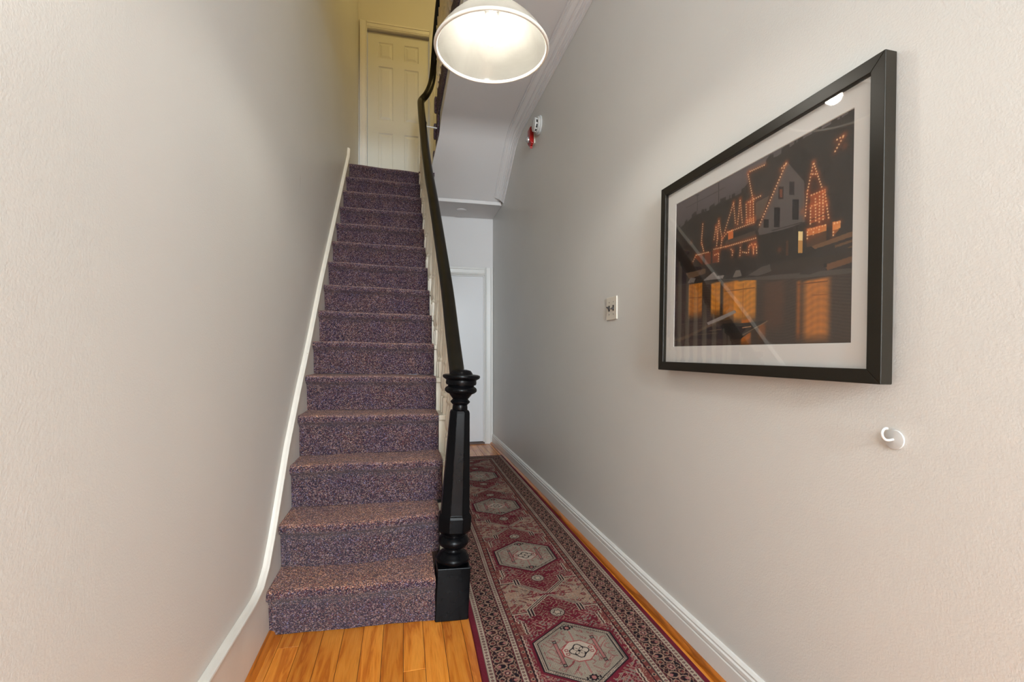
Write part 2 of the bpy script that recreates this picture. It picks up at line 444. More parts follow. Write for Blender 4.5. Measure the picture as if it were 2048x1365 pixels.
# baseboard on the right with its beaded top, and its wooden shoe
BP = [(0, 0), (0.016, 0), (0.016, 0.074), (0.0125, 0.078), (0.0155, 0.082), (0.0155, 0.094), (0.011, 0.098), (0.012, 0.105), (0.006, 0.112), (0, 0.113)]
m = MB(); m.loft([[(XR - a, y, b + 0.001) for a, b in BP] for y in (YF + 0.01, YB - 0.022)])
struct(m.build('baseboard_right', M['white'], smooth=True, angle=30))
def quarter(r, n=5):
    return [(0, 0)] + [(r * math.cos(i / n * math.pi / 2), r * math.sin(i / n * math.pi / 2)) for i in range(n + 1)]
m = MB(); m.loft([[(XR - 0.0165 - a, y, b) for a, b in quarter(0.019)] for y in (YF + 0.01, YB - 0.022)])
struct(m.build('trim_3', M['oak_dark'], smooth=True), 'oak shoe moulding along the right wall')
# left: high baseboard that sweeps up into the skirt of the stairs, with a moulded cap
SK = [(YF + 0.01, 0.224), (1.25, 0.224), (1.55, 0.218), (1.68, 0.216), (1.76, 0.226), (1.83, 0.268), (1.90, 0.345), (1.99, 0.462), (2.131, 0.645), (2.35, 0.868), (2.59, 1.098), (2.963, 1.484), (3.7, 2.185), (4.36, 2.815), (4.40, 2.90)]
m = MB(); rings = []
for y, z in SK:
    rings.append([(XL, y, -0.0 if y < 1.9 else max(0, z - 0.55)), (XL + 0.013, y, -0.0 if y < 1.9 else max(0, z - 0.55)), (XL + 0.013, y, z - 0.004), (XL, y, z - 0.004)])
m.loft(rings)
bl = struct(m.build('baseboard_left', M['old_white']))
CAPP = [(0, -0.028), (0.021, -0.028), (0.025, -0.024), (0.025, -0.018), (0.031, -0.014), (0.036, -0.006), (0.034, 0.002), (0.026, 0.006), (0.022, 0.012), (0.012, 0.017), (0, 0.019)]
m = MB(); rings = []
for i, (y, z) in enumerate(SK):
    a = SK[max(i - 1, 0)]; b = SK[min(i + 1, len(SK) - 1)]
    t = Vector((b[0] - a[0], b[1] - a[1])).normalized(); nr = Vector((-t.y, t.x))
    rings.append([(XL + 0.0005 + pa * 0.62, y + nr.x * pb * 0.55, z + nr.y * pb * 0.55) for pa, pb in CAPP])
m.loft(rings)
m.build('cap_moulding', M['old_white'], bl, smooth=True, angle=40)
m = MB(); m.loft([[(XL + 0.0135 + a, y, b) for a, b in quarter(0.022)] for y in (YF + 0.01, 1.872)])
struct(m.build('trim_4', M['oak_dark'], smooth=True), 'oak shoe moulding along the left wall')

# floor: dark bed and single oak boards
fl = struct(MB().box(XL, XR, YF, YB + 0.1, -0.06, -0.004).build('floor', M['joint']))
pm = MB(); pm.loft([[(-0.5, -0.5, 0), (0.5, -0.5, 0), (0.5, 0.5, 0), (-0.5, 0.5, 0)], [(-0.5, -0.5, 0.85), (0.5, -0.5, 0.85), (0.5, 0.5, 0.85), (-0.5, 0.5, 0.85)], [(-0.488, -0.4985, 1), (0.488, -0.4985, 1), (0.488, 0.4985, 1), (-0.488, 0.4985, 1)]])
plank_mesh = pm.mesh('floorboard', M['oak'])
PW = 0.0725
x = XL - 0.012
prng = random.Random(5)
col_i = 0
while x < XR - 0.002:
    x0, x1 = max(x, XL + 0.001), min(x + PW, XR - 0.001)
    yend = YB + 0.05 if (x0 + x1) / 2 > 0.17 else 1.99
    y = YF + 0.002 - prng.random() * 0.7
    while y < yend:
        L = 2.0 if y < -0.9 else prng.choice([0.55, 0.75, 0.95, 1.2]) if y < 2.2 else prng.choice([0.9, 1.2])
        a, b = max(y, YF + 0.002), min(y + L, yend)
        if b - a > 0.04:
            o = bpy.data.objects.new('floorboard', plank_mesh); COL.objects.link(o); o.parent = fl
            o.location = ((x0 + x1) / 2, (a + b) / 2, -0.004); o.scale = (x1 - x0 - 0.0016, b - a - 0.0022, 0.004 - 0.0004 * prng.random())
        y += L
    x += PW; col_i += 1

# door at the end of the hall: flush slab, moulded casing, threshold
dr = struct(MB().box(DX0 + 0.004, DX1 - 0.003, YB + 0.028, YB + 0.068, 0.022, DZ1 - 0.004).build('door_1', M['door'], bevel=0.002))
def casing_leg(x0, x1, z0, z1, yb, inner_left):
    m = MB(); wd = x1 - x0
    pr = [(0, 0), (0, 0.012), (0.08, 0.018), (0.16, 0.013), (0.22, 0.013), (0.26, 0.018), (0.70, 0.021), (0.74, 0.027), (0.97, 0.027), (1, 0.022), (1, 0)]
    if not inner_left: pr = [(1 - a, b) for a, b in pr]
    m.loft([[(x0 + a * wd, yb - b, z) for a, b in pr] for z in (z0, z1)])
    return m
def casing_head(x0, x1, z0, z1, yb):
    m = MB(); h = z1 - z0
    pr = [(0, 0), (0, 0.012), (0.08, 0.018), (0.16, 0.013), (0.22, 0.013), (0.26, 0.018), (0.70, 0.021), (0.74, 0.027), (0.97, 0.027), (1, 0.022), (1, 0)]
    m.loft([[(x, yb - b, z0 + a * h) for a, b in pr] for x in (x0, x1)])
    return m
casing_leg(DX1 - 0.004, XR - 0.001, 0.0, DZ1 + 0.085, YB, True).build('casing_leg', M['white'], dr, smooth=True, angle=25)
casing_leg(0.222, DX0 + 0.004, 0.0, DZ1 + 0.085, YB, False).build('casing_leg', M['white'], dr, smooth=True, angle=25)
casing_head(DX0 + 0.004, DX1 - 0.004, DZ1 - 0.004, DZ1 + 0.085, YB).build('casing_head', M['white'], dr, smooth=True, angle=25)
m = MB(); m.box(DX1 - 0.014, DX1 - 0.0005, YB + 0.001, YB + 0.027, 0.0, DZ1 - 0.001); m.box(DX0 + 0.0005, DX1 - 0.014, YB + 0.001, YB + 0.027, DZ1 - 0.014, DZ1 - 0.001)
m.build('stop', M['white'], dr)
m = MB(); m.prism([(YB - 0.03, 0), (YB - 0.025, 0.012), (YB - 0.005, 0.018), (YB + 0.09, 0.018), (YB + 0.09, 0)], 'x', DX0 + 0.005, DX1 - 0.005)
m.build('threshold', M['threshold'], dr)

# six-panel door on the upper landing
def six_panel(x0, x1, z0, z1, yf):
    W, H = x1 - x0, z1 - z0
    cols = [(0.17, 0.41), (0.59, 0.83)]
    rows = [(0.055, 0.40), (0.475, 0.80), (0.845, 0.945)]
    xs = sorted({0.0, 1.0} | {c for p in cols for c in p}); zs = sorted({0.0, 1.0} | {r for p in rows for r in p})
    m = MB()
    P = lambda a, b, d: (x0 + a * W, yf + d, z0 + b * H)
    for i in range(len(xs) - 1):
        for j in range(len(zs) - 1):
            a0, a1, b0, b1 = xs[i], xs[i + 1], zs[j], zs[j + 1]
            if (a0, a1) in cols and (b0, b1) in rows:
                loops = []
                for inset, d in ((0, 0), (0.010, 0.007), (0.018, 0.007), (0.042, 0.001)):
                    ia, ib = inset / W, inset / H
                    loops.append([P(a0 + ia, b0 + ib, d), P(a1 - ia, b0 + ib, d), P(a1 - ia, b1 - ib, d), P(a0 + ia, b1 - ib, d)])
                v = [p for l in loops for p in l]; f = []
                for k in range(3):
                    for q in range(4): f.append((k * 4 + q, k * 4 + (q + 1) % 4, k * 4 + 4 + (q + 1) % 4, k * 4 + 4 + q))
                f.append((12, 13, 14, 15)); m.add(v, f)
            else:
                m.add([P(a0, b0, 0), P(a1, b0, 0), P(a1, b1, 0), P(a0, b1, 0)], [(0, 1, 2, 3)])
    m.add([P(0, 0, 0.035), P(1, 0, 0.035), P(1, 1, 0.035), P(0, 1, 0.035)], [(0, 3, 2, 1)])
    for e in (((0, 0), (1, 0)), ((1, 0), (1, 1)), ((1, 1), (0, 1)), ((0, 1), (0, 0))):
        m.add([P(*e[0], 0), P(*e[1], 0), P(*e[1], 0.035), P(*e[0], 0.035)], [(0, 3, 2, 1)])
    return m
ud = struct(six_panel(UX0 + 0.004, UX1 - 0.004, UZ0 + 0.02, UZ1 - 0.006, YU + 0.035).build('door_2', M['updoor']))
casing_leg(XL + 0.018, UX0 + 0.002, UZ0, UZ1 + 0.075, YU, False).build('casing_leg', M['white'], ud, smooth=True, angle=25)
casing_leg(UX1 - 0.002, UX1 + 0.07, UZ0, UZ1 + 0.075, YU, True).build('casing_leg', M['white'], ud, smooth=True, angle=25)
casing_head(UX0 + 0.002, UX1 - 0.002, UZ1 - 0.002, UZ1 + 0.075, YU).build('casing_head', M['white'], ud, smooth=True, angle=25)
m = MB(); m.lathe([(0.0, 0.0), (0.026, 0.0), (0.026, 0.006), (0.011, 0.010), (0.011, 0.030), (0.026, 0.042), (0.027, 0.055), (0.018, 0.066), (0.0, 0.068)], seg=20)
m.v = [(UX1 - 0.055 + a, YU + 0.034 - c, UZ0 + 0.92 + b) for a, b, c in m.v]
m.build('knob', M['metal'], ud, smooth=True)

# ------------------------------------------------------------------ staircase
NOSE_Y = [1.815, 1.985, 2.166, 2.321, 2.495, 2.678, 2.859, 3.040, 3.205, 3.385, 3.575, 3.772, 3.971, 4.172, 4.396]
NOSE_Z = [.180, .361, .555, .751, .932, 1.112, 1.294, 1.474, 1.649, 1.824, 2.006, 2.185, 2.377, 2.569, 2.768]
RIGHT_DY = [-.037, .008, -.041, -.01, 0, 0, 0, 0, .01, .005, .01, .01, .01, .02, .03]
RIGHT_DZ = [0, 0, 0, -.010, -.013, -.013, -.016, -.018, -.016, -.010, -.010, -.008, -.007, -.010, -.015]
BOW = [0, -.044, -.004, 0, 0, 0, 0, 0, 0, 0, 0, 0, 0, 0, 0]
RIGHT_X = [.118, .150, .172, .168, .167, .168, .166, .162, .158, .155, .151, .148, .143, .139, .136]
SX0 = XL + 0.0135
st = thing('staircase', 'steep straight flight of stairs covered in speckled purple and brown carpet', 'staircase', (-0.17, 1.85, 0))
NX = 26
for i in range(15):
    yn, zn = NOSE_Y[i], NOSE_Z[i]
    zp = NOSE_Z[i - 1] if i else 0.0
    zpr = zp + (RIGHT_DZ[i - 1] if i else 0)
    yback = (NOSE_Y[i + 1] + 0.07) if i < 14 else YU - 0.004
    rings = []
    for k in range(NX + 1):
        t = k / NX
        x = SX0 + (RIGHT_X[i] - SX0) * t
        dy = RIGHT_DY[i] * t + BOW[i] * 4 * t * (1 - t) * (1.0 if t < 0.5 else (1 - (t - 0.5) * 0.3)) + 0.002 * math.sin(i * 5.1 + t * 11) + 0.0012 * math.sin(i * 3 + t * 37)
        dz = RIGHT_DZ[i] * t + 0.0015 * math.sin(i * 2.3 + t * 9)
        dyn = RIGHT_DY[i + 1] * t + BOW[i + 1] * 4 * t * (1 - t) * 0.6 if i < 14 else 0
        y0 = yn + dy; z0 = zn + dz; zb = zp + (zpr - zp) * t + (0.001 if i else 0.002)
        yr = y0 + 0.038
        r = [(x, yr + 0.006, zb)]
        for q in range(1, 5): r.append((x, yr + 0.006 - 0.010 * q / 5 + 0.0015 * math.sin(i + q + t * 15), zb + (z0 - 0.050 - zb) * q / 5))
        r += [(x, yr - 0.006, z0 - 0.050), (x, yr - 0.018, z0 - 0.042)]
        R = 0.021
        for q in range(9):
            a = math.radians(-150 - 120 * q / 8) if False else math.radians(215 - 125 * q / 8)
            r.append((x, y0 + R + R * math.cos(a), z0 - R + R * math.sin(a)))
        for q in range(1, 5): r.append((x, y0 + R + (yback + dyn - y0 - R) * q / 4, z0 - 0.0015 * math.sin(math.pi * q / 4)))
        r.append((x, yback + dyn, zb))
        rings.append(r)
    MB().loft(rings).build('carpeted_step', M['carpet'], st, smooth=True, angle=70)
# three carpeted steps that turn from the landing up to the floor above, ends showing at the well
UPS = ((4.455, 2.955, 2.80), (4.355, 3.165, 2.985), (4.255, ZF2, 3.165))
for k, (yn, zn, zp) in enumerate(UPS):
    ye = yn - 0.135
    zlo = max(zp, 2.985 - (ye - 4.14) * 0.63 + 0.035)
    prof = [(yn - 0.02, zlo), (yn - 0.02, zn - 0.05), (yn - 0.008, zn - 0.040), (yn, zn - 0.02), (yn - 0.008, zn - 0.004), (yn - 0.02, zn), (ye, zn), (ye, zlo)]
    rings = [[(xx, a_, b_) for a_, b_ in prof] for xx in (0.298, 0.6, XR - 0.004)]
    m = MB().loft(rings)
    # rounded end of the carpet that hangs over the side of the well
    hang = [(yn + 0.004, zn - 0.125), (yn + 0.006, zn - 0.03), (yn - 0.004, zn + 0.004), (yn - 0.045, zn + 0.006), (yn - 0.06, zn - 0.02), (yn - 0.055, zn - 0.115), (yn - 0.03, zn - 0.135)]
    cy, cz = yn - 0.027, zn - 0.065
    m.loft([[(xx, cy + (a_ - cy) * s_, cz + (b_ - cz) * s_) for a_, b_ in hang] for xx, s_ in ((0.268, 0.80), (0.274, 1.0), (0.298, 1.0))])
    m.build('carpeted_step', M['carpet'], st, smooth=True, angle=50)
edge = [(4.115, 3.045), (4.115, ZF2 - 0.01), (4.25, ZF2 - 0.01), (4.25, 3.155), (4.35, 3.155), (4.35, 2.945), (4.45, 2.945), (4.45, 2.80), (4.56, 2.768), (4.60, 2.735)]
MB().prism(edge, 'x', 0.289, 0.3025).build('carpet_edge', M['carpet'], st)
m = MB(); m.box(0.31, XR - 0.004, 4.56, YU - 0.004, 2.745, 2.770); m.box(0.137, 0.284, 4.455, YU - 0.004, 2.735, 2.768)
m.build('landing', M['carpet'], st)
# white tread ends, saw-toothed outer string and the boarding below it
def railx(y):
    pts = [(1.80, .213), (2.285, .209), (2.954, .183), (3.288, .168), (3.745, .158), (4.40, .152)]
    if y <= pts[0][0]: return pts[0][1]
    for a, b in zip(pts, pts[1:]):
        if y <= b[0]: return a[1] + (b[1] - a[1]) * (y - a[0]) / (b[0] - a[0])
    return pts[-1][1]
for i in range(1, 15):
    y0, z0 = NOSE_Y[i] + RIGHT_DY[i], NOSE_Z[i] + RIGHT_DZ[i]
    y1 = NOSE_Y[i + 1] + RIGHT_DY[i + 1] + 0.02 if i < 14 else 4.46
    xa, xb = RIGHT_X[i] + 0.0005, railx(y0) + 0.036
    if i == 1: y0 = max(y0, 1.96)
    MB().box(xa, xb, y0 + 0.012, y1 + 0.006, z0 - 0.034, z0 - 0.006).build('tread_end', M['baluster'], st, bevel=0.006)
m = MB()
for i in range(1, 15):
    y0, z0 = NOSE_Y[i] + RIGHT_DY[i] + 0.03, NOSE_Z[i] + RIGHT_DZ[i] - 0.035
    y1 = NOSE_Y[i + 1] + RIGHT_DY[i + 1] + 0.03 if i < 14 else 4.60
    xc = railx((y0 + y1) / 2)
    if i == 1: y0 = max(y0, 1.95)
    m.box(RIGHT_X[i] + 0.003, xc + 0.024, y0, y1, max(0.0, z0 - 0.30), z0)
m.build('string', M['baluster'], st)
m = MB()
m.loft([[(railx(y) - 0.012, y, 0.0), (railx(y) + 0.012, y, 0.0), (railx(y) + 0.012, y, max(0.01, min(2.55, (y - 1.95) * 1.003 + 0.10))), (railx(y) - 0.012, y, max(0.01, min(2.55, (y - 1.95) * 1.003 + 0.10)))] for y in (1.96, 2.3, 2.95, 3.3, 3.75, 4.40, 5.215)])
m.build('side_panel', M['ceiling'], st)

# ------------------------------------------------------------------ balustrade: newel, handrail, balusters
NB = (0.181, 1.866, 0.0)
bal = thing('balustrade', 'stair balustrade with black turned newel, dark handrail and cream balusters', 'banister', NB)
LEAN = math.atan2(0.046, 0.945)
nw = bpy.data.objects.new('newel_post', None); COL.objects.link(nw); nw.parent = bal; nw['_base'] = [0, 0, 0]
nw.rotation_euler = (0, LEAN, 0)
nw['label'] = 'black painted turned newel post with octagonal shaft'
def nw_part(mb, name, **kw):
    o = mb.build(name, M['black'], None, origin=(0, 0, 0), **kw); o.parent = nw; return o
nw_part(MB().box(-0.065, 0.065, -0.066, 0.066, 0.0, 0.205), 'base_block', bevel=0.003)
OCT = math.pi / 8
co = lambda r: r / math.cos(math.pi / 8)
foot = [(0.052, 0.205), (0.061, 0.208), (0.066, 0.216), (0.066, 0.226), (0.060, 0.234), (0.056, 0.237), (0.054, 0.243), (0.040, 0.250), (0.034, 0.256), (0.034, 0.262), (0.044, 0.268), (0.056, 0.276), (0.062, 0.287), (0.062, 0.297), (0.055, 0.308), (0.046, 0.315), (0.046, 0.325)]
nw_part(MB().lathe(foot, seg=40), 'turned_foot', smooth=True, angle=50)
shaft = [(co(0.040), 0.318), (co(0.052), 0.324), (co(0.064), 0.340), (co(0.065), 0.392), (co(0.061), 0.402), (co(0.057), 0.404), (co(0.039), 0.806), (co(0.036), 0.815), (co(0.028), 0.820)]
nw_part(MB().lathe(shaft, seg=8, phase=OCT), 'octagonal_shaft', bevel=0.0025)
cap = [(0.028, 0.812), (0.031, 0.822), (0.030, 0.832), (0.029, 0.838), (0.033, 0.842), (0.039, 0.848), (0.039, 0.853), (0.033, 0.858), (0.031, 0.862), (0.036, 0.868), (0.042, 0.876), (0.046, 0.882), (0.056, 0.886), (0.064, 0.893), (0.065, 0.901), (0.061, 0.908), (0.054, 0.912), (0.052, 0.917), (0.060, 0.920), (0.062, 0.926), (0.061, 0.938), (0.066, 0.942), (0.073, 0.946), (0.076, 0.952), (0.074, 0.958), (0.066, 0.961), (0.046, 0.963), (0.042, 0.970), (0.036, 0.977), (0.020, 0.981), (0.001, 0.982)]
nw_part(MB().lathe(cap, seg=48), 'turned_cap', smooth=True, angle=50)

# handrail: moulded section swept from the newel up the flight, round the corner and along the floor above
RP = [(.212, 1.880, .958), (.212, 1.905, .980), (.2105, 2.05, 1.118), (.209, 2.285, 1.346), (.197, 2.60, 1.660), (.181, 2.954, 2.017), (.163, 3.288, 2.352), (.152, 3.745, 2.81), (.148, 4.10, 3.166), (.148, 4.24, 3.306), (.152, 4.30, 3.355), (.170, 4.325, 3.395), (.200, 4.33, 3.435), (.235, 4.37, 3.525), (.258, 4.40, 3.62), (.272, 4.40, 3.74), (.279, 4.36, 3.84), (.282, 4.26, 3.915), (.284, 4.10, 3.94), (.286, 3.85, 3.95), (.297, 3.2, 3.95), (.31, 2.6, 3.95), (.318, 2.17, 3.95)]
def smooth_path(pts, n=4):
    out = []
    P = [Vector(p) for p in pts]
    for i in range(len(P) - 1):
        p0, p1, p2, p3 = P[max(i - 1, 0)], P[i], P[i + 1], P[min(i + 2, len(P) - 1)]
        m1 = (p2 - p0) * 0.5 if i else (p2 - p1); m2 = (p3 - p1) * 0.5
        L = (p2 - p1).length
        if m1.length > L: m1 = m1 * (L / m1.length)
        if m2.length > L: m2 = m2 * (L / m2.length)
        for k in range(n):
            t = k / n
            out.append(p1 * (2 * t ** 3 - 3 * t * t + 1) + m1 * (t ** 3 - 2 * t * t + t) + p2 * (-2 * t ** 3 + 3 * t * t) + m2 * (t ** 3 - t * t))
    out.append(P[-1]); return out
path = smooth_path(RP)
HR = [(-0.018, -0.030), (0.018, -0.030), (0.021, -0.018), (0.029, -0.012), (0.031, 0.000), (0.029, 0.012), (0.022, 0.021), (0.010, 0.026), (-0.010, 0.026), (-0.022, 0.021), (-0.029, 0.012), (-0.031, 0.000), (-0.029, -0.012), (-0.021, -0.018)]
frames = []; side = Vector((1, 0, 0))
for i, p in enumerate(path):
    t = (path[min(i + 1, len(path) - 1)] - path[max(i - 1, 0)]).normalized()
    side = (side - t * side.dot(t)).normalized()
    up = side.cross(t).normalized()
    frames.append((side.copy(), up))
MB().sweep(HR, path, frames).build('handrail', M['rail'], bal, smooth=True, angle=60)
def rail_z(y):
    pts = [(p[1], p[2]) for p in RP[:10]]
    for a, b in zip(pts, pts[1:]):
        if a[0] <= y <= b[0]: return a[1] + (b[1] - a[1]) * (y - a[0]) / (b[0] - a[0])
    return pts[-1][1] + (y - pts[-1][0]) * 0.9
# one turned baluster (unit height), copied for every place
def baluster_mesh(h):
    sq = [(0.0155, 0.0), (0.0155, 0.085)]
    m = MB()
    m.lathe([(co_ * math.sqrt(2), z) for co_, z in sq], seg=4, phase=math.pi / 4)
    prof = [(0.010, 0.082), (0.014, 0.090), (0.0155, 0.098), (0.0125, 0.106), (0.009, 0.110), (0.009, 0.116), (0.013, 0.122), (0.0165, 0.140), (0.017, 0.165), (0.0145, 0.200), (0.011, 0.235), (0.0095, 0.250), (0.0135, 0.256), (0.0135, 0.264), (0.010, 0.270), (0.0115, 0.300), (0.0125, 0.34), (0.0115, h * 0.75), (0.009, h)]
    m.lathe(prof, seg=12)
    return m.mesh('baluster', M['baluster'], smooth=True, angle=40)
cache = {}
def put_baluster(x, y, z, h, tilt=0):
    k = round(h / 0.02)
    if k not in cache: cache[k] = baluster_mesh(k * 0.02)
    o = bpy.data.objects.new('baluster', cache[k]); COL.objects.link(o); o.parent = bal
    o.location = (x - NB[0], y - NB[1], z - NB[2]); o.scale = (1, 1, h / (k * 0.02)); o.rotation_euler = (0, tilt, 0)
for i in range(1, 15):
    y0 = NOSE_Y[i] + RIGHT_DY[i]; z0 = NOSE_Z[i] + RIGHT_DZ[i] - 0.006
    for dy in (0.045, 0.135):
        y = y0 + dy
        if y < 1.99 or y > 4.42: continue
        h = rail_z(min(y, 4.3)) - 0.026 - z0
        if y > 4.3: continue
        put_baluster(railx(y), y, z0, h, (0.02 if y < 3 else 0))
y = 4.08
while y > Y_WELL0 + 0.05:
    xr = 0.284 + (4.1 - y) * 0.0176
    put_baluster(xr + 0.012, y, ZF2 + 0.002, 3.95 - 0.028 - ZF2, -0.02); y -= 0.105
# thin white rod that braces the top of the flight against the well
MB().tube([(0.165, 4.23, 3.10), (0.289, 4.17, 3.06)], 0.006, 8).build('brace_rod', M['plastic'], bal, smooth=True)

# ------------------------------------------------------------------ runner rug, pattern worked out per vertex
def rug():
    W, Y0, Y1, T = 0.704, 0.78, 4.575, 0.007
    nx = 353
    ys = [Y0]
    while ys[-1] < Y1:
        y = ys[-1]; ys.append(y + (0.004 if y < 1.30 else 0.0021 if y < 1.9 else 0.003 if y < 2.6 else 0.0048))
    ys[-1] = Y1
    ys = np.array(ys); ny = len(ys)
    a = np.linspace(0, W, nx)
    A, Y = np.meshgrid(a, ys)                       # across, along
    right = 0.947 + 0.0085 * (Y - 1.28)
    X = right - W + A
    wav = 0.0025 * np.sin(Y * 3.1) + 0.002 * np.sin(Y * 7.7 + 1)
    X = X + wav * (1 - A / W)
    edge = np.minimum(np.minimum(A, W - A), np.minimum(Y - Y0, Y1 - Y))
    Z = T * np.clip(edge / 0.004, 0, 1) ** 0.5 + 0.0006
    c = lambda r, g, b: np.array([lin(r), lin(g), lin(b)])
    BUR, BEI, DRK, GRN, RST, TAN, PNK = c(98, 30, 42), c(160, 142, 126), c(30, 24, 30), c(118, 112, 103), c(106, 54, 50), c(142, 114, 98), c(146, 96, 92)
    C = np.zeros(A.shape + (3,)); C[:] = BUR
    def put(mask, col, k=1.0):
        if not np.any(mask): return
        C[mask] = C[mask] * (1 - k) + col * k
    hsh = lambda i, j: np.modf(np.abs(np.sin(i * 127.1 + j * 311.7) * 43758.5453))[0]
    noise = lambda s, o=0: (np.sin(A * s + 1.7 * np.sin(Y * s * 0.83 + o)) * np.sin(Y * s * 1.07 + 1.9 * np.sin(A * s * 0.71 + o * 2)))
    # distance in from the long edges / short ends
    e = np.minimum(np.minimum(A, W - A), np.minimum(Y - Y0, Y1 - Y))
    horiz = (np.minimum(A, W - A) <= np.minimum(Y - Y0, Y1 - Y))
    s = np.where(horiz, Y, A)                        # runs along the border
    def dots(lo, hi, pitch):
        band = (e > lo) & (e < hi)
        put(band, BEI)
        put(band & ((e < lo + 0.0028) | (e > hi - 0.0028)), DRK, 0.8)
        ce = (lo + hi) / 2
        ph = (s / pitch) % 1 - 0.5
        d = np.hypot(ph * pitch, e - ce)
        put(band & (d < 0.0052), DRK, 0.85)
        put(band & (d < 0.0022), PNK)
    dots(0.021, 0.045, 0.0155)
    dots(0.126, 0.148, 0.0155)
    # dark main border with flowers and leaves
    band = (e > 0.046) & (e < 0.125)
    put(band, DRK)
    P = 0.094; ph = ((s / P) % 1 - 0.5) * P; de = e - 0.0855
    r = np.hypot(ph, de); th = np.arctan2(de, ph)
    flower = band & (r < 0.023 + 0.006 * np.cos(8 * th))
    put(flower, TAN); put(band & (r < 0.019 + 0.005 * np.cos(8 * th)) & (r > 0.015), DRK); put(band & (r < 0.012), PNK); put(band & (r < 0.009) & (r > 0.0055), DRK); put(band & (r < 0.004), BEI)
    ph2 = (((s + P / 2) / P) % 1 - 0.5) * P
    for sg in (-1, 1):
        q = np.abs(np.hypot((ph2 - sg * 0.012) / 0.8, de - sg * 0.012) - 0.017)
        put(band & (q < 0.0028), TAN); put(band & (np.hypot(ph2 - sg * 0.012, de - sg * 0.020) < 0.006), PNK)
        put(band & (np.hypot(ph2 + sg * 0.016, de - sg * 0.024) < 0.006), RST)
        put(band & (np.abs(np.hypot(ph2 + sg * 0.02, de - sg * 0.022) - 0.009) < 0.002), TAN)
    put(band & (np.abs(np.abs(de) - 0.034 - 0.003 * np.sin(s * 2 * math.pi / (P / 4))) < 0.0017), TAN)
    put(band & (noise(330) > 0.55), RST, 0.6)
    # thin guard stripe
    band = (e > 0.149) & (e < 0.170)
    put(band, RST)
    ph = ((s / 0.034) % 1 - 0.5) * 0.034
    put(band & (np.abs(ph) + np.abs(e - 0.1595) < 0.0095), TAN); put(band & (np.abs(ph) + np.abs(e - 0.1595) < 0.005), DRK)
    put(band & (np.abs(np.abs(e - 0.1595) - 0.0095) < 0.0014), DRK)
    # field
    F = e >= 0.170
    XC = A - W / 2
    PER = 0.775
    v = ((Y - 1.51 + PER / 2) % PER) - PER / 2        # along, from the nearest medallion centre
    av, ax = np.abs(v), np.abs(XC)
    put(F, BUR)
    def scroll(mask, f, o, col, k=0.9):
        q = noise(f, o)
        put(mask & (np.abs(q - 0.22) < 0.20), col, k); put(mask & (np.abs(q - 0.46) < 0.055), DRK, 0.7); put(mask & (np.abs(q + 0.02) < 0.045), DRK, 0.5)
    scroll(F, 125, 1, TAN); put(F & (noise(210, 4) > 0.55), PNK, 0.8); put(F & (noise(150, 12) < -0.6), GRN, 0.8)
    # stepped beige frame around each medallion
    step = 0.176 - 0.030 * (((av > 0.13) & (av < 0.20)).astype(float)) - 0.018 * ((av > 0.20) & (av < 0.215)).astype(float)
    zz = 0.0035 * np.sign(np.sin(v * 2 * math.pi / 0.02))
    near = av < 0.262
    put(F & near & (ax > step), RST); put(F & near & (ax > step) & (noise(300, 3) > 0.4), TAN, 0.8)
    for o_, cc in ((0, BEI), (0.006, DRK), (0.011, BEI)):
        put(F & near & (np.abs(ax - step - o_ - zz * 0.3) < 0.0027), cc)
    # beige cross panel between medallions with red figures
    hz = av > 0.262
    put(F & hz, TAN); put(F & hz & (noise(84, 2) > 0.15), c(112, 44, 48), 0.9); put(F & hz & (np.abs(noise(84, 2) - 0.15) < 0.08), DRK, 0.7); put(F & hz & (noise(260, 5) > 0.55), BEI, 0.8); put(F & hz & (noise(190, 8) > 0.6), GRN, 0.8)
    put(F & (np.abs(av - 0.262) < 0.003) & (ax > 0.055), BEI); put(F & (np.abs(av - 0.268) < 0.0025) & (ax > 0.055), DRK, 0.8)
    # hour-glass burgundy hexagons that meet midway
    w_ = PER / 2 - av                                 # distance from the midway line
    hexw = np.minimum(np.clip(w_ * 1.05, 0, 0.105), np.clip((0.235 - w_) * 1.6, 0, 0.105))
    inside = F & (w_ > 0.0) & (w_ < 0.205) & (ax < hexw)
    put(inside, BUR); scroll(inside, 140, 6, TAN)
    dl = np.abs(ax - np.clip(w_ * 1.05, 0, 0.105))
    for off, cc in ((0.0, BEI), (0.007, DRK), (0.012, BEI)):
        put(F & (w_ < 0.15) & (np.abs(dl - off) < 0.0028), cc)
    put(F & (w_ < 0.012 + 0.0 * ax) & (np.abs(w_ - ax * 0.12) < 0.003) & (ax < 0.13), BUR)
    # rosette
    rr = np.hypot(XC, av - 0.245); th = np.arctan2(av - 0.245, XC)
    put(F & (rr < 0.027), BEI); put(F & (rr < 0.024) & (rr > 0.019), GRN); put(F & (np.abs(rr - 0.014 - 0.002 * np.cos(6 * th)) < 0.0022), DRK); put(F & (rr < 0.007), BEI); put(F & (np.abs(rr - 0.0285) < 0.0018), DRK)
    # medallion: pale hexagon
    def hexa(k):
        # signed: positive inside; points on the axis at +-0.178, sides at +-0.148 from -0.078 to 0.078
        side_ = 0.148 * k - ax
        slope = (0.178 * k - av) - ax * (0.178 - 0.076) / 0.148
        return np.minimum(side_, slope * 0.82)
    h = hexa(1.0)
    put(F & (h > -0.012), BUR); put(F & (h > 0), GRN)
    put(F & (np.abs(h) < 0.0022), DRK)
    dd = np.sin((Y + A) * 2 * math.pi / 0.0125) * np.sin((Y - A) * 2 * math.pi / 0.0125)
    put(F & (h > 0.004) & (h < 0.013), BEI); put(F & (h > 0.005) & (h < 0.012) & (dd > 0.05), DRK, 0.9)
    put(F & (np.abs(h - 0.0145) < 0.0016), DRK)
    inn = F & (h > 0.017)
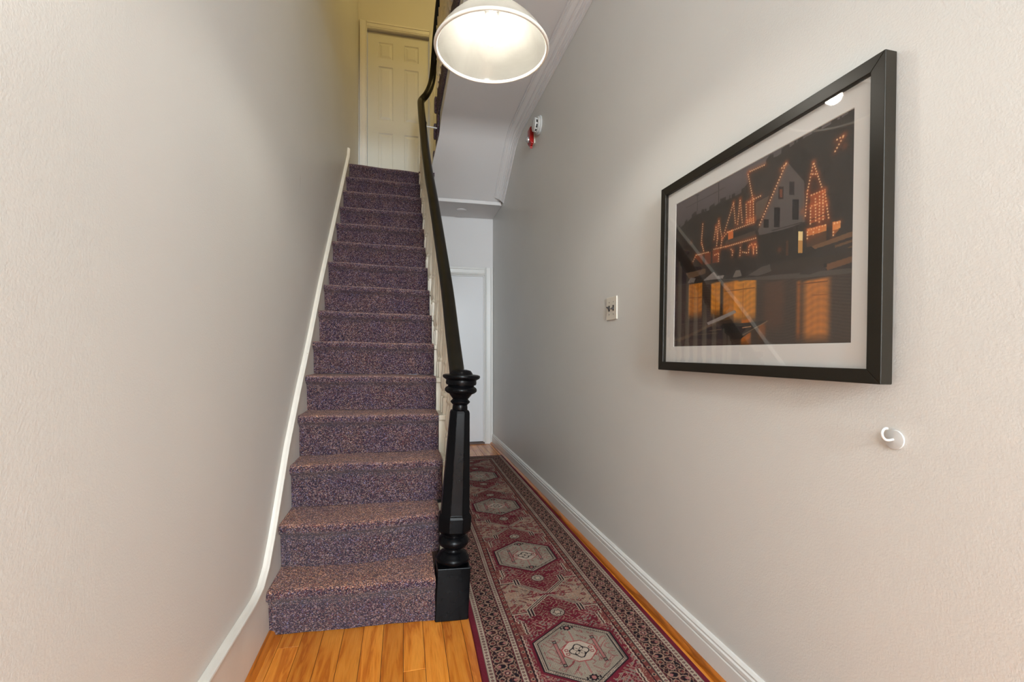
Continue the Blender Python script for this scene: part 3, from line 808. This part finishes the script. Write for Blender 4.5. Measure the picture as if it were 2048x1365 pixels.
    put(inn, c(142, 130, 116)); put(inn & (dd > 0.35), GRN, 0.8); put(inn & (h < 0.04) & (dd > 0.45), DRK, 0.5)
    # red hooked figures, bars and the centre flower
    fig = np.abs(noise(74, 9) - 0.30)
    put(inn & (fig < 0.17) & (ax > 0.02) & (h > 0.026), c(150, 128, 116), 0.9); put(inn & (np.abs(fig - 0.14) < 0.07) & (ax > 0.02) & (h > 0.026), c(120, 48, 54), 0.9)
    put(inn & (np.abs(ax - 0.072) < 0.0055) & (av < 0.075), PNK); put(inn & (np.abs(np.abs(ax - 0.072) - 0.0055) < 0.0014) & (av < 0.075), DRK)
    put(inn & (np.hypot(ax - 0.072, av - 0.062) < 0.008), DRK); put(inn & (np.hypot(ax - 0.072, av - 0.062) < 0.005), GRN)
    put(inn & (ax < 0.0035) & (av > 0.055) & (av < 0.115), PNK)
    octo = np.maximum(np.maximum(ax * 0.9, av), (ax + av) * 0.72)
    put(inn & (octo < 0.054), c(168, 152, 138)); put(inn & (np.abs(octo - 0.054) < 0.002), c(140, 60, 62))
    r = np.hypot(XC, v); th = np.arctan2(v, XC)
    put(inn & (np.abs(r - 0.030 - 0.005 * np.cos(4 * th)) < 0.0026), DRK); put(inn & (np.abs(r - 0.014 - 0.009 * np.cos(4 * th + math.pi)) < 0.0025), DRK); put(inn & (r < 0.005), DRK)
    put(inn & (np.abs(np.hypot(ax - 0.044, av - 0.010) - 0.006) < 0.0018), c(120, 50, 54))
    for cy in (0.135,):
        d = np.hypot(XC, av - cy); put(inn & (d < 0.015 + 0.002 * np.cos(8 * np.arctan2(av - cy, XC))), DRK); put(inn & (d < 0.008), PNK)
        put(inn & (np.abs(ax - 0.022) < 0.003) & (np.abs(av - cy) < 0.006), DRK)
    # wear and dye variation
    var = 1 + 0.10 * np.sin(Y * 37 + 3 * np.sin(A * 9)) * np.sin(A * 23 + 1) + 0.10 * (RNG.random(A.shape) - 0.5)
    C *= var[..., None]
    C = np.clip(C, 0, 1)
    # top grid + a skirt down to the floor
    verts = np.stack([X, Y, Z], -1).reshape(-1, 3)
    i = np.arange(ny - 1)[:, None] * nx + np.arange(nx - 1)[None, :]
    quads = np.stack([i, i + 1, i + nx + 1, i + nx], -1).reshape(-1, 4)
    me = bpy.data.meshes.new('runner_rug')
    base = (0.60, 2.6, 0.0)
    verts = verts - np.array(base)
    me.vertices.add(len(verts)); me.vertices.foreach_set('co', verts.ravel().astype(np.float32))
    me.loops.add(quads.size); me.loops.foreach_set('vertex_index', quads.ravel().astype(np.int32))
    me.polygons.add(len(quads)); me.polygons.foreach_set('loop_start', np.arange(0, quads.size, 4, dtype=np.int32))
    me.update(calc_edges=True)
    at = me.color_attributes.new('colour', 'FLOAT_COLOR', 'POINT')
    rgba = np.ones((len(verts), 4), np.float32); rgba[:, :3] = C.reshape(-1, 3)
    at.data.foreach_set('color', rgba.ravel())
    me.materials.append(M['rug']); me.shade_smooth()
    o = bpy.data.objects.new('runner_rug', me); COL.objects.link(o); o.location = base
    tag(o, 'burgundy and beige patterned runner rug with hexagon medallions on the hall floor', 'rug')
rug()

# ------------------------------------------------------------------ framed picture
PY0, PY1, PZ0, PZ1 = 0.745, 1.592, 0.983, 1.674
pb = (XR - 0.002, (PY0 + PY1) / 2, PZ0)
pic = thing('framed_picture', 'large black framed photo of lit riverside houses at night on right wall', 'picture', pb)
def pxz(mb, name, mat, **kw):
    return mb.build(name, mat, pic, origin=pb, **kw)
FW, XFRONT, XBACK = 0.031, XR - 0.034, XR - 0.003
def frame_bar(y0, y1, z0, z1, miter):
    # bar whose ends are mitred, moulded with a small inner step
    m = MB(); lo, hi = miter
    (oa, ob), (ia, ib) = lo, hi
    outer_f = [(XFRONT, *oa), (XFRONT, *ob)]; inner_f = [(XFRONT, *ia), (XFRONT, *ib)]
    outer_b = [(XBACK, *oa), (XBACK, *ob)]; inner_b = [(XBACK, *ia), (XBACK, *ib)]
    v = outer_f + inner_f + outer_b + inner_b
    m.add(v, [(0, 1, 3, 2), (4, 6, 7, 5), (0, 4, 5, 1), (2, 3, 7, 6), (0, 2, 6, 4), (1, 5, 7, 3)])
    return m
oc = [(PY0, PZ0), (PY1, PZ0), (PY1, PZ1), (PY0, PZ1)]
ic = [(PY0 + FW, PZ0 + FW), (PY1 - FW, PZ0 + FW), (PY1 - FW, PZ1 - FW), (PY0 + FW, PZ1 - FW)]
for k in range(4):
    q = (k + 1) % 4
    pxz(frame_bar(0, 0, 0, 0, ((oc[k], oc[q]), (ic[k], ic[q]))), 'frame_bar', M['frame'], bevel=0.0015)
GY0, GY1, GZ0, GZ1 = PY0 + FW - 0.004, PY1 - FW + 0.004, PZ0 + FW - 0.004, PZ1 - FW + 0.004
AY0, AY1, AZ0, AZ1 = 0.8235, 1.511, 1.071, 1.594
m = MB(); xm0, xm1 = XR - 0.0205, XR - 0.0185     # mat with bevelled window
bv = 0.0015
o_ = [(GY0, GZ0), (GY1, GZ0), (GY1, GZ1), (GY0, GZ1)]; i_ = [(AY0 - bv, AZ0 - bv), (AY1 + bv, AZ0 - bv), (AY1 + bv, AZ1 + bv), (AY0 - bv, AZ1 + bv)]; j_ = [(AY0, AZ0), (AY1, AZ0), (AY1, AZ1), (AY0, AZ1)]
v = [(xm0, *p) for p in o_] + [(xm0, *p) for p in i_] + [(xm1, *p) for p in j_] + [(xm1, *p) for p in o_]
f = []
for k in range(4):
    q = (k + 1) % 4; f += [(k, q, 4 + q, 4 + k), (4 + k, 4 + q, 8 + q, 8 + k), (8 + k, 8 + q, 12 + q, 12 + k), (12 + k, 12 + q, q, k)]
m.add(v, f); pxz(m, 'mat_board', M['mat'])
pxz(MB().box(XR - 0.010, XR - 0.006, GY0, GY1, GZ0, GZ1), 'backing_board', M['dark'])
pxz(MB().box(XR - 0.0285, XR - 0.0265, GY0, GY1, GZ0, GZ1), 'glass_pane', M['glass'])
ART_POLYS = [([(0.002,0.815),(0.078,0.833),(0.161,0.864),(0.263,0.85),(0.346,0.868),(0.433,0.861),(0.504,0.867),(0.58,0.923),(0.642,0.971),(0.684,0.966),(0.724,0.977),(0.785,0.984),(0.835,0.986),(0.889,0.984),(0.933,0.986),(1.004,0.99),(1.003,0.294),(-0.007,0.436)],(50,43,40)),([(0.003,0.676),(0.227,0.686),(0.38,0.686),(0.525,0.674),(0.581,0.619),(0.582,0.405),(0.005,0.446)],(44,34,30)),([(0.528,0.958),(0.62,0.954),(0.728,0.913),(0.659,0.781),(0.608,0.645),(0.564,0.66),(0.516,0.797)],(60,52,49)),([(0.571,0.774),(0.642,0.78),(0.608,0.68),(0.57,0.676)],(98,84,74)),([(0.728,0.913),(0.808,0.775),(0.812,0.584),(0.717,0.573),(0.595,0.586),(0.586,0.617)],(94,86,84)),([(0.581,0.59),(0.725,0.577),(0.815,0.577),(0.92,0.556),(0.923,0.459),(0.821,0.412),(0.591,0.429)],(43,35,31)),([(0.669,0.708),(0.699,0.696),(0.699,0.595),(0.67,0.606)],(34,29,31)),([(0.757,0.712),(0.785,0.7),(0.785,0.602),(0.757,0.612)],(34,29,31)),([(0.689,0.806),(0.713,0.795),(0.713,0.732),(0.689,0.742)],(52,36,32)),([(0.695,0.79),(0.708,0.785),(0.708,0.743),(0.696,0.748)],(120,66,44)),([(0.741,0.807),(0.764,0.796),(0.764,0.731),(0.741,0.741)],(40,33,34)),([(0.615,0.667),(0.643,0.657),(0.643,0.613),(0.615,0.623)],(36,30,30)),([(0.845,0.849),(0.882,0.706),(0.908,0.627),(0.915,0.554),(0.814,0.571),(0.821,0.726)],(62,38,28)),([(0.833,0.701),(0.894,0.699),(0.896,0.564),(0.834,0.564)],(140,74,40)),([(0.822,0.545),(0.901,0.54),(0.901,0.51),(0.822,0.51)],(214,138,76)),([(0.822,0.51),(0.901,0.51),(0.901,0.45),(0.822,0.459)],(84,56,36)),([(0.785,0.546),(0.804,0.539),(0.804,0.496),(0.785,0.502)],(255,226,160)),([(0.785,0.502),(0.804,0.496),(0.804,0.436),(0.785,0.442)],(206,150,80)),([(0.923,0.54),(0.952,0.537),(0.952,0.504),(0.923,0.503)],(240,160,90)),([(0.923,0.503),(0.952,0.504),(0.939,0.49),(0.925,0.48)],(150,90,45)),([(0.729,0.519),(0.74,0.516),(0.74,0.442),(0.729,0.441)],(84,52,34)),([(0.408,0.672),(0.439,0.676),(0.44,0.619),(0.408,0.619)],(206,110,50)),([(0.519,0.796),(0.56,0.793),(0.562,0.674),(0.52,0.685)],(110,62,36)),([(0.386,0.591),(0.576,0.602),(0.577,0.575),(0.392,0.58)],(90,60,44)),([(0.392,0.624),(0.572,0.622),(0.572,0.597),(0.392,0.602)],(78,62,54)),([(0.163,0.587),(0.347,0.588),(0.353,0.507),(0.228,0.518)],(112,52,26)),([(0.228,0.591),(0.246,0.591),(0.247,0.513),(0.228,0.518)],(60,36,26)),([(0.289,0.589),(0.303,0.591),(0.304,0.499),(0.29,0.503)],(60,36,26)),([(0.842,0.457),(1.001,0.477),(1.001,0.454),(0.855,0.44)],(118,84,56)),([(0.933,0.434),(1.001,0.442),(1.0,0.431),(0.933,0.423)],(110,78,52)),([(0.98,0.412),(1.0,0.417),(1.0,0.408),(0.982,0.406)],(104,74,50)),([(0.889,0.357),(1.0,0.382),(1.0,0.345),(0.908,0.33)],(116,78,50)),([(0.609,0.399),(0.8,0.418),(0.889,0.394),(1.0,0.392),(1.0,0.371),(0.889,0.357),(0.8,0.335),(0.609,0.355)],(56,45,38)),([(0.005,0.428),(0.164,0.413),(0.348,0.394),(0.582,0.36),(0.8,0.319),(0.908,0.311),(1.003,0.301),(1.003,-0.006),(-0.006,-0.006)],(68,55,47)),([(0.348,0.399),(0.582,0.369),(0.8,0.343),(1.0,0.319),(1.0,0.298),(0.8,0.317),(0.582,0.351)],(84,76,72)),([(0.095,0.495),(0.253,0.491),(0.253,0.46),(0.123,0.45)],(104,80,62)),([(0.235,0.417),(0.304,0.453),(0.316,0.456),(0.337,0.426),(0.387,0.42),(0.376,0.403)],(140,132,128)),([(0.11,0.425),(0.137,0.458),(0.177,0.444),(0.164,0.42)],(120,112,108)),([(0.441,0.394),(0.461,0.432),(0.486,0.427),(0.497,0.392)],(118,110,104)),([(0.535,0.388),(0.608,0.416),(0.652,0.419),(0.66,0.382),(0.591,0.372)],(88,80,76)),([(0.793,0.336),(0.814,0.359),(0.889,0.353),(0.905,0.338),(0.835,0.327)],(58,50,46)),([(0.892,0.365),(0.905,0.362),(0.905,0.344),(0.892,0.347)],(30,24,22)),([(-0.0,0.051),(0.14,0.084),(0.304,0.145),(0.457,0.205),(0.469,0.192),(0.383,0.158),(0.28,0.117),(0.041,0.033)],(96,78,62)),([(0.268,0.148),(0.457,0.205),(0.467,0.189),(0.383,0.16),(0.28,0.132)],(150,142,138)),([(0.113,0.052),(0.292,0.121),(0.644,0.129),(0.513,0.049),(0.498,0.036)],(48,41,37)),([(0.361,0.111),(0.383,0.133),(0.478,0.13),(0.508,0.091),(0.478,0.072),(0.384,0.078)],(40,38,36))]
ART_SOFT = [([(0.121,0.412),(0.229,0.392),(0.23,0.185),(0.123,0.196)],(206,128,44),0.007407407407407408),([(0.296,0.387),(0.36,0.375),(0.361,0.182),(0.297,0.188)],(232,150,56),0.009259259259259259),([(0.382,0.374),(0.477,0.356),(0.478,0.158),(0.383,0.168)],(208,128,42),0.012962962962962963),([(0.451,0.364),(0.58,0.338),(0.581,0.13),(0.452,0.142)],(232,150,50),0.012962962962962963),([(0.498,0.147),(0.555,0.141),(0.555,-0.006),(0.498,-0.005)],(200,110,36),0.012962962962962963),([(0.596,0.12),(0.635,0.116),(0.636,0.031),(0.596,0.032)],(150,84,34),0.012962962962962963),([(0.782,0.307),(0.8,0.303),(0.8,0.016),(0.782,0.016)],(160,92,36),0.012962962962962963),([(0.814,0.3),(0.915,0.28),(0.915,0.008),(0.814,0.011)],(214,132,56),0.027777777777777776),([(0.626,0.325),(0.725,0.306),(0.725,0.068),(0.627,0.074)],(92,64,48),0.027777777777777776)]
ART_STRINGS = [[(0.524,0.956),(0.553,0.809)],[(0.531,0.961),(0.62,0.954)],[(0.724,0.906),(0.594,0.645)],[(0.699,0.89),(0.724,0.906)],[(0.524,0.794),(0.597,0.799)],[(0.516,0.793),(0.52,0.685)],[(0.557,0.807),(0.561,0.671)],[(0.54,0.796),(0.541,0.687)],[(0.52,0.695),(0.562,0.692)],[(0.52,0.683),(0.562,0.681)],[(0.38,0.667),(0.439,0.829)],[(0.439,0.829),(0.453,0.7)],[(0.48,0.831),(0.495,0.694)],[(0.48,0.831),(0.467,0.695)],[(0.37,0.641),(0.402,0.669),(0.562,0.67)],[(0.392,0.587),(0.577,0.58)],[(0.31,0.649),(0.324,0.731)],[(0.324,0.731),(0.338,0.651)],[(0.343,0.764),(0.367,0.641)],[(0.343,0.764),(0.33,0.603)],[(0.367,0.641),(0.359,0.59)],[(0.217,0.657),(0.226,0.781)],[(0.221,0.656),(0.236,0.607)],[(0.15,0.556),(0.176,0.595),(0.271,0.589)],[(0.307,0.595),(0.397,0.588)],[(0.313,0.557),(0.347,0.563),(0.345,0.514)],[(0.845,0.847),(0.822,0.725)],[(0.845,0.847),(0.881,0.711)],[(0.821,0.718),(0.814,0.603)],[(0.892,0.694),(0.9,0.63),(0.909,0.56)],[(0.833,0.697),(0.892,0.698)],[(0.835,0.646),(0.895,0.644)],[(0.836,0.645),(0.836,0.563)],[(0.855,0.68),(0.858,0.563)],[(0.872,0.684),(0.872,0.558)],[(0.885,0.69),(0.887,0.56)],[(0.486,0.562),(0.484,0.511)],[(0.535,0.507),(0.537,0.547),(0.551,0.556),(0.561,0.535),(0.563,0.499)],[(0.563,0.499),(0.565,0.543),(0.572,0.554),(0.579,0.534),(0.581,0.498)],[(0.424,0.566),(0.44,0.547),(0.435,0.52)],[(0.496,0.527),(0.525,0.514)],[(0.824,0.536),(0.9,0.537)],[(0.824,0.536),(0.824,0.497)],[(0.849,0.528),(0.849,0.509)],[(0.872,0.532),(0.872,0.513)],[(0.925,0.532),(0.951,0.531)],[(0.927,0.502),(0.927,0.481)],[(0.96,0.903),(0.929,0.852)],[(0.93,0.899),(0.96,0.903)],[(0.838,0.796),(0.859,0.786)],[(0.8,0.636),(0.8,0.634)],[(0.699,0.482),(0.699,0.481)],[(0.135,0.693),(0.135,0.691)],[(0.964,0.856),(0.964,0.854)]]
ART_THIN = [([(0.338,0.992),(0.342,0.76)],(38,32,32)),([(0.18,0.991),(0.181,0.883)],(52,46,46)),([(0.889,0.847),(0.89,0.706)],(40,34,32)),([(0.808,0.835),(0.808,0.771)],(40,34,32)),([(0.167,0.988),(0.193,0.981)],(52,46,46)),([(0.346,0.798),(0.348,0.498)],(36,26,22)),([(0.506,0.589),(0.506,0.441)],(32,25,22)),([(0.04,0.168),(0.231,0.162)],(40,34,30)),([(0.508,0.059),(0.644,0.126)],(140,116,90)),([(0.393,0.322),(0.573,0.313)],(120,70,26)),([(0.785,0.29),(0.908,0.282)],(110,64,30)),([(0.849,0.228),(0.908,0.222)],(150,90,40)),([(0.124,0.324),(0.23,0.313)],(130,76,30)),([(0.151,0.412),(0.152,0.196)],(140,80,30)),([(0.197,0.4),(0.198,0.197)],(140,80,30)),([(0.331,0.377),(0.332,0.192)],(150,84,30)),([(0.507,0.348),(0.507,0.146)],(150,84,30)),([(0.507,0.1),(0.555,0.104)],(200,150,110)),([(0.292,0.096),(0.372,0.1)],(110,90,72)),([(0.126,0.074),(0.35,0.08)],(90,74,60)),([(0.831,0.581),(0.895,0.587)],(30,22,20)),([(0.66,0.592),(0.8,0.584)],(60,50,46)),([(0.091,0.94),(0.379,0.943)],(72,64,64)),([(0.035,0.803),(0.251,0.834)],(56,50,50))]
def art():
    ns, nt_ = 520, 400
    S, T = np.meshgrid(np.linspace(0, 1, ns), np.linspace(0, 1, nt_))
    ASP = (AY1 - AY0) / (AZ1 - AZ0)
    sky = np.array([104, 96, 98.]); low = np.array([78, 68, 68.])
    t = np.clip((T - 0.6) / 0.4, 0, 1)[..., None]
    C = low * (1 - t) + sky * t
    def inside(poly):
        r = np.zeros(S.shape, bool); n = len(poly)
        for i in range(n):
            (x0, y0), (x1, y1) = poly[i], poly[(i + 1) % n]
            if y0 == y1: continue
            cond = ((y0 > T) != (y1 > T)) & (S < (x1 - x0) * (T - y0) / (y1 - y0) + x0)
            r ^= cond
        return r
    fine = (np.sin(S * 310 + 2 * np.sin(T * 190)) * np.sin(T * 270 + 2 * np.sin(S * 230)))
    for k, (poly, col) in enumerate(ART_POLYS):
        mk = inside(poly)
        if k == 0:
            wob = 0.012 * np.sin(S * 90) + 0.008 * np.sin(S * 233)
            mk = mk | (inside([(a, b + 0.02) for a, b in poly]) & (wob > 0))
        C[mk] = col
        if k in (0, 1): C[mk] *= (1 + 0.10 * fine[mk])[:, None]
    water = inside(ART_POLYS[33][0])
    C[water] *= (1 + 0.08 * np.sin(T[water] * 420 + 6 * np.sin(S[water] * 20)))[:, None]
    late = []
    for quad, col, w in ART_SOFT:
        s0, s1 = min(p[0] for p in quad), max(p[0] for p in quad); t0, t1 = min(p[1] for p in quad), max(p[1] for p in quad)
        k = np.clip((S - s0) / w + 0.5, 0, 1) * np.clip((s1 - S) / w + 0.5, 0, 1) * np.clip((T - t0) / 0.06 + 0.2, 0, 1) * np.clip((t1 - T) / 0.012 + 0.5, 0, 1)
        k = k * (0.82 + 0.07 * np.sin(T * 190 + 3 * np.sin(S * 41))+ 0.04 * np.sin(S * 250))
        k = np.where(water, np.clip(k, 0, 1), 0)[..., None]
        C = C * (1 - k) + np.array(col, float) * k
    for poly, col in ART_POLYS[34:]:
        C[inside(poly)] = col
    def segd(a, b):
        ax, ay = a; bx, by = b; dx, dy = (bx - ax) * ASP, by - ay; L2 = dx * dx + dy * dy + 1e-9
        u = np.clip(((S - ax) * ASP * dx + (T - ay) * dy) / L2, 0, 1)
        return np.hypot((S - ax) * ASP - u * dx, T - ay - u * dy), u * math.sqrt(L2)
    for pl, col in ART_THIN:
        for a, b in zip(pl, pl[1:]):
            d, u = segd(a, b); k = np.clip(1.6 - d / 0.0022, 0, 1)[..., None]
            C = C * (1 - k) + np.array(col, float) * k
    for pl in ART_STRINGS:
        for a, b in zip(pl, pl[1:]):
            d, u = segd(a, b)
            g = np.exp(-(d / 0.016) ** 2)[..., None] * 0.33
            C = C * (1 - g) + np.array([214, 96, 40.]) * g
            bead = np.hypot(d, (u % 0.0145) - 0.00725)
            k = np.clip(1.7 - bead / 0.0032, 0, 1)[..., None]
            C = C * (1 - k) + np.array([255, 214, 160.]) * k
    lum = C / 255.0; L = np.where(lum <= 0.04045, lum / 12.92, ((np.clip(lum, 0, 1.2) + 0.055) / 1.055) ** 2.4)
    X = np.full(S.shape, XR - 0.0175)
    Y = AY1 + 0.002 - S * (AY1 - AY0 + 0.004); Z = AZ0 - 0.002 + T * (AZ1 - AZ0 + 0.004)
    verts = np.stack([X, Y, Z], -1).reshape(-1, 3) - np.array(pb)
    i = np.arange(nt_ - 1)[:, None] * ns + np.arange(ns - 1)[None, :]
    quads = np.stack([i, i + ns, i + ns + 1, i + 1], -1).reshape(-1, 4)[:, ::-1]
    me = bpy.data.meshes.new('photo_print')
    me.vertices.add(len(verts)); me.vertices.foreach_set('co', verts.ravel().astype(np.float32))
    me.loops.add(quads.size); me.loops.foreach_set('vertex_index', np.ascontiguousarray(quads).ravel().astype(np.int32))
    me.polygons.add(len(quads)); me.polygons.foreach_set('loop_start', np.arange(0, quads.size, 4, dtype=np.int32))
    me.update(calc_edges=True)
    at = me.color_attributes.new('colour', 'FLOAT_COLOR', 'POINT')
    rgba = np.ones((len(verts), 4), np.float32); rgba[:, :3] = np.clip(L, 0, 1).reshape(-1, 3)
    at.data.foreach_set('color', rgba.ravel())
    me.materials.append(M['print'])
    o = bpy.data.objects.new('photo_print', me); COL.objects.link(o); o.parent = pic
    o['label'] = 'printed night photo of riverside houses outlined in lights, orange reflections on water'
art()
pic.rotation_euler = (0, math.radians(1.12), 0)
pic.location.x -= 0.0138

# ------------------------------------------------------------------ pendant lamp
LX, LY, LZ = 0.283, 1.50, 2.052
lamp = thing('pendant_lamp', 'white alabaster glass bowl pendant lamp hanging from hall ceiling, lit', 'lamp', (LX, LY, ZC))
def lp(mb, name, mat, par=None, **kw):
    return mb.build(name, mat, par or lamp, origin=(LX, LY, ZC), **kw)
R0 = 0.186
outer = [(R0, 0.0), (R0 - 0.004, 0.012), (0.170, 0.034), (0.150, 0.060), (0.125, 0.086), (0.097, 0.110), (0.068, 0.128), (0.044, 0.140), (0.034, 0.150)]
inner = [(r - 0.005, z - 0.002) for r, z in outer]
m = MB(); prof = outer + inner[::-1]
rings = [[(LX + r * math.cos(2 * math.pi * j / 72), LY + r * math.sin(2 * math.pi * j / 72), LZ + z) for j in range(72)] for r, z in prof + [prof[0]]]
m.loft(rings, cap=False)
sh = lp(m, 'glass_shade', M['shade'], smooth=True, angle=60)
m = MB(); rm = []
for k in range(10):
    a = 2 * math.pi * k / 9
    rm.append((R0 - 0.002 + 0.006 * math.cos(a), LZ + 0.002 + 0.006 * math.sin(a)))
m.loft([[(LX + r * math.cos(2 * math.pi * j / 72), LY + r * math.sin(2 * math.pi * j / 72), z) for j in range(72)] for r, z in rm], cap=False)
m.build('rim', M['rim'], sh, origin=(LX, LY, ZC), smooth=True, angle=80)
lp(MB().lathe([(0.008, 0.108), (0.016, 0.100), (0.0245, 0.084), (0.030, 0.062), (0.0295, 0.046), (0.024, 0.032), (0.013, 0.023), (0.001, 0.021)], LX, LY, LZ, 28), 'bulb', M['bulb'], smooth=True)
lp(MB().lathe([(0.020, 0.106), (0.022, 0.112), (0.022, 0.136), (0.014, 0.150)], LX, LY, LZ, 24), 'socket', M['plastic'], smooth=True, angle=40)
lp(MB().lathe([(0.036, 0.147), (0.052, 0.149), (0.054, 0.155), (0.050, 0.163), (0.034, 0.170), (0.030, 0.195), (0.020, 0.205), (0.010, 0.215)], LX, LY, LZ, 36), 'fitter', M['metal'], smooth=True, angle=40)
lp(MB().lathe([(0.006, 0.21), (0.006, ZC - LZ - 0.015)], LX, LY, LZ, 14), 'stem', M['metal'], smooth=True, angle=60)
lp(MB().lathe([(0.008, ZC - LZ - 0.035), (0.030, ZC - LZ - 0.030), (0.058, ZC - LZ - 0.012), (0.062, ZC - LZ - 0.0005)], LX, LY, LZ, 32), 'canopy', M['metal'], smooth=True)
# lamp upstairs, out of the frame above the landing
UL = (0.62, 3.35, ZTOP)
ul = thing('ceiling_lamp', 'round warm glass ceiling lamp above the upper hall', 'lamp', UL)
MB().lathe([(0.001, -0.190), (0.050, -0.180), (0.090, -0.150), (0.105, -0.110), (0.090, -0.070), (0.060, -0.045)], *UL, 28).build('globe', M['upbulb'], ul, smooth=True)
MB().lathe([(0.060, -0.050), (0.075, -0.040), (0.080, -0.001)], *UL, 28).build('base', M['metal'], ul, smooth=True)

# ------------------------------------------------------------------ small things on the walls
sw = thing('light_switch', 'almond two-gang light switch plate with dark toggles on right wall', 'light switch', (XR, 2.088, 1.266))
MB().box(XR - 0.007, XR - 0.0005, 2.031, 2.145, 1.209, 1.323).build('plate', M['plate'], sw, bevel=0.003)
for yy, up in ((2.111, 1), (2.065, -1)):
    MB().box(XR - 0.0085, XR - 0.0068, yy - 0.006, yy + 0.006, 1.252, 1.280).build('slot', M['dark'], sw)
    m = MB(); m.loft([[(XR - 0.008, yy - 0.004, 1.260), (XR - 0.008, yy + 0.004, 1.260), (XR - 0.008, yy + 0.004, 1.272), (XR - 0.008, yy - 0.004, 1.272)], [(XR - 0.022, yy - 0.003, 1.264 + up * 0.006), (XR - 0.022, yy + 0.003, 1.264 + up * 0.006), (XR - 0.022, yy + 0.003, 1.270 + up * 0.006), (XR - 0.022, yy - 0.003, 1.270 + up * 0.006)]])
    m.build('toggle', M['toggle'], sw, bevel=0.001)
    for zz in (1.236, 1.296):
        mm = MB(); mm.lathe([(0.003, 0), (0.003, 0.001), (0.001, 0.0015)], seg=10); mm.v = [(XR - 0.0068 - c_, yy + a_, zz + b_) for a_, b_, c_ in mm.v]
        mm.build('screw', M['metal'], sw)
def wall_lathe(prof, y, z, seg=32):
    m = MB(); m.lathe(prof, seg=seg); m.v = [(XR - c_, y + a_, z + b_) for a_, b_, c_ in m.v]; return m
DY, DZ = 3.335, 2.765
sd = thing('smoke_detector', 'round white smoke detector high on right wall', 'smoke detector', (XR, DY, DZ))
wall_lathe([(0.068, 0.0005), (0.070, 0.004), (0.070, 0.012), (0.064, 0.016)], DY, DZ).build('base_ring', M['hook'], sd, smooth=True, angle=40)
wall_lathe([(0.060, 0.015), (0.060, 0.024), (0.052, 0.028), (0.050, 0.029)], DY, DZ).build('body', M['hook'], sd, smooth=True, angle=40)
wall_lathe([(0.044, 0.028), (0.044, 0.042)], DY, DZ).build('vent', M['dark'], sd, smooth=True, angle=40)
for k in range(8):
    a = 2 * math.pi * k / 8 + 0.2
    MB().box(XR - 0.042, XR - 0.028, DY + 0.046 * math.cos(a) - 0.004, DY + 0.046 * math.cos(a) + 0.004, DZ + 0.046 * math.sin(a) - 0.004, DZ + 0.046 * math.sin(a) + 0.004).build('rib', M['hook'], sd)
wall_lathe([(0.050, 0.041), (0.049, 0.048), (0.036, 0.054), (0.001, 0.056)], DY, DZ).build('cap', M['hook'], sd, smooth=True, angle=40)
AYc, AZc = 3.49, 2.745
sb_ = thing('alarm_strobe', 'red fire alarm strobe with clear lens beside the smoke detector', 'alarm', (XR, AYc, AZc))
MB().box(XR - 0.012, XR - 0.0005, AYc - 0.040, AYc + 0.040, AZc - 0.062, AZc + 0.062).build('back_plate', M['plate'], sb_, bevel=0.003)
m = MB(); m.prism([(XR - 0.012, AZc + 0.070), (XR - 0.034, AZc + 0.070), (XR - 0.044, AZc + 0.060), (XR - 0.046, AZc - 0.040), (XR - 0.036, AZc - 0.060), (XR - 0.012, AZc - 0.066)], 'y', AYc - 0.036, AYc + 0.036)
m.build('housing', M['red'], sb_, bevel=0.006)
m = MB(); m.prism([(AYc - 0.030, AZc - 0.055), (AYc + 0.030, AZc - 0.055), (AYc + 0.020, AZc - 0.072), (AYc + 0.004, AZc - 0.074), (AYc, AZc - 0.092), (AYc - 0.006, AZc - 0.074), (AYc - 0.020, AZc - 0.070)], 'x', XR - 0.034, XR - 0.014)
m.build('lower_lip', M['red'], sb_, bevel=0.002)
m = MB(); m.lathe([(0.023, 0.0), (0.023, 0.006), (0.019, 0.016), (0.010, 0.023), (0.001, 0.025)], seg=24)
m.v = [(XR - 0.044 - c_, AYc + 0.002 + a_, AZc - 0.025 + b_) for a_, b_, c_ in m.v]
m.build('lens', M['clear'], sb_, smooth=True)
# round flush light on the low soffit by the back door
o = MB().lathe([(0.001, -0.014), (0.040, -0.013), (0.052, -0.008), (0.056, -0.0005)], 0.60, 4.95, ZS, 32).build('soffit_disc', M['ceiling'], None, origin=(0.60, 4.95, ZS), smooth=True)
tag(o, 'small white round cover plate on the low soffit before the back door', 'cover plate')
# white wall hook below the picture
HY, HZ = 0.752, 0.868
hk = thing('wall_hook', 'small white round wall hook below the framed picture', 'hook', (XR, HY, HZ))
wall_lathe([(0.020, 0.0005), (0.021, 0.002), (0.020, 0.0045), (0.017, 0.005), (0.008, 0.006)], HY, HZ).build('base_plate', M['hook'], hk, smooth=True)
hp = [(XR - 0.004, HY, HZ), (XR - 0.018, HY, HZ - 0.001), (XR - 0.027, HY, HZ + 0.001), (XR - 0.033, HY, HZ + 0.007), (XR - 0.035, HY, HZ + 0.014), (XR - 0.032, HY, HZ + 0.021), (XR - 0.026, HY, HZ + 0.024), (XR - 0.021, HY, HZ + 0.0235)]
MB().tube(smooth_path(hp, 3), 0.0028, 10).build('hook_arm', M['hook'], hk, smooth=True)

for o in bpy.data.objects:
    if '_base' in o: del o['_base']
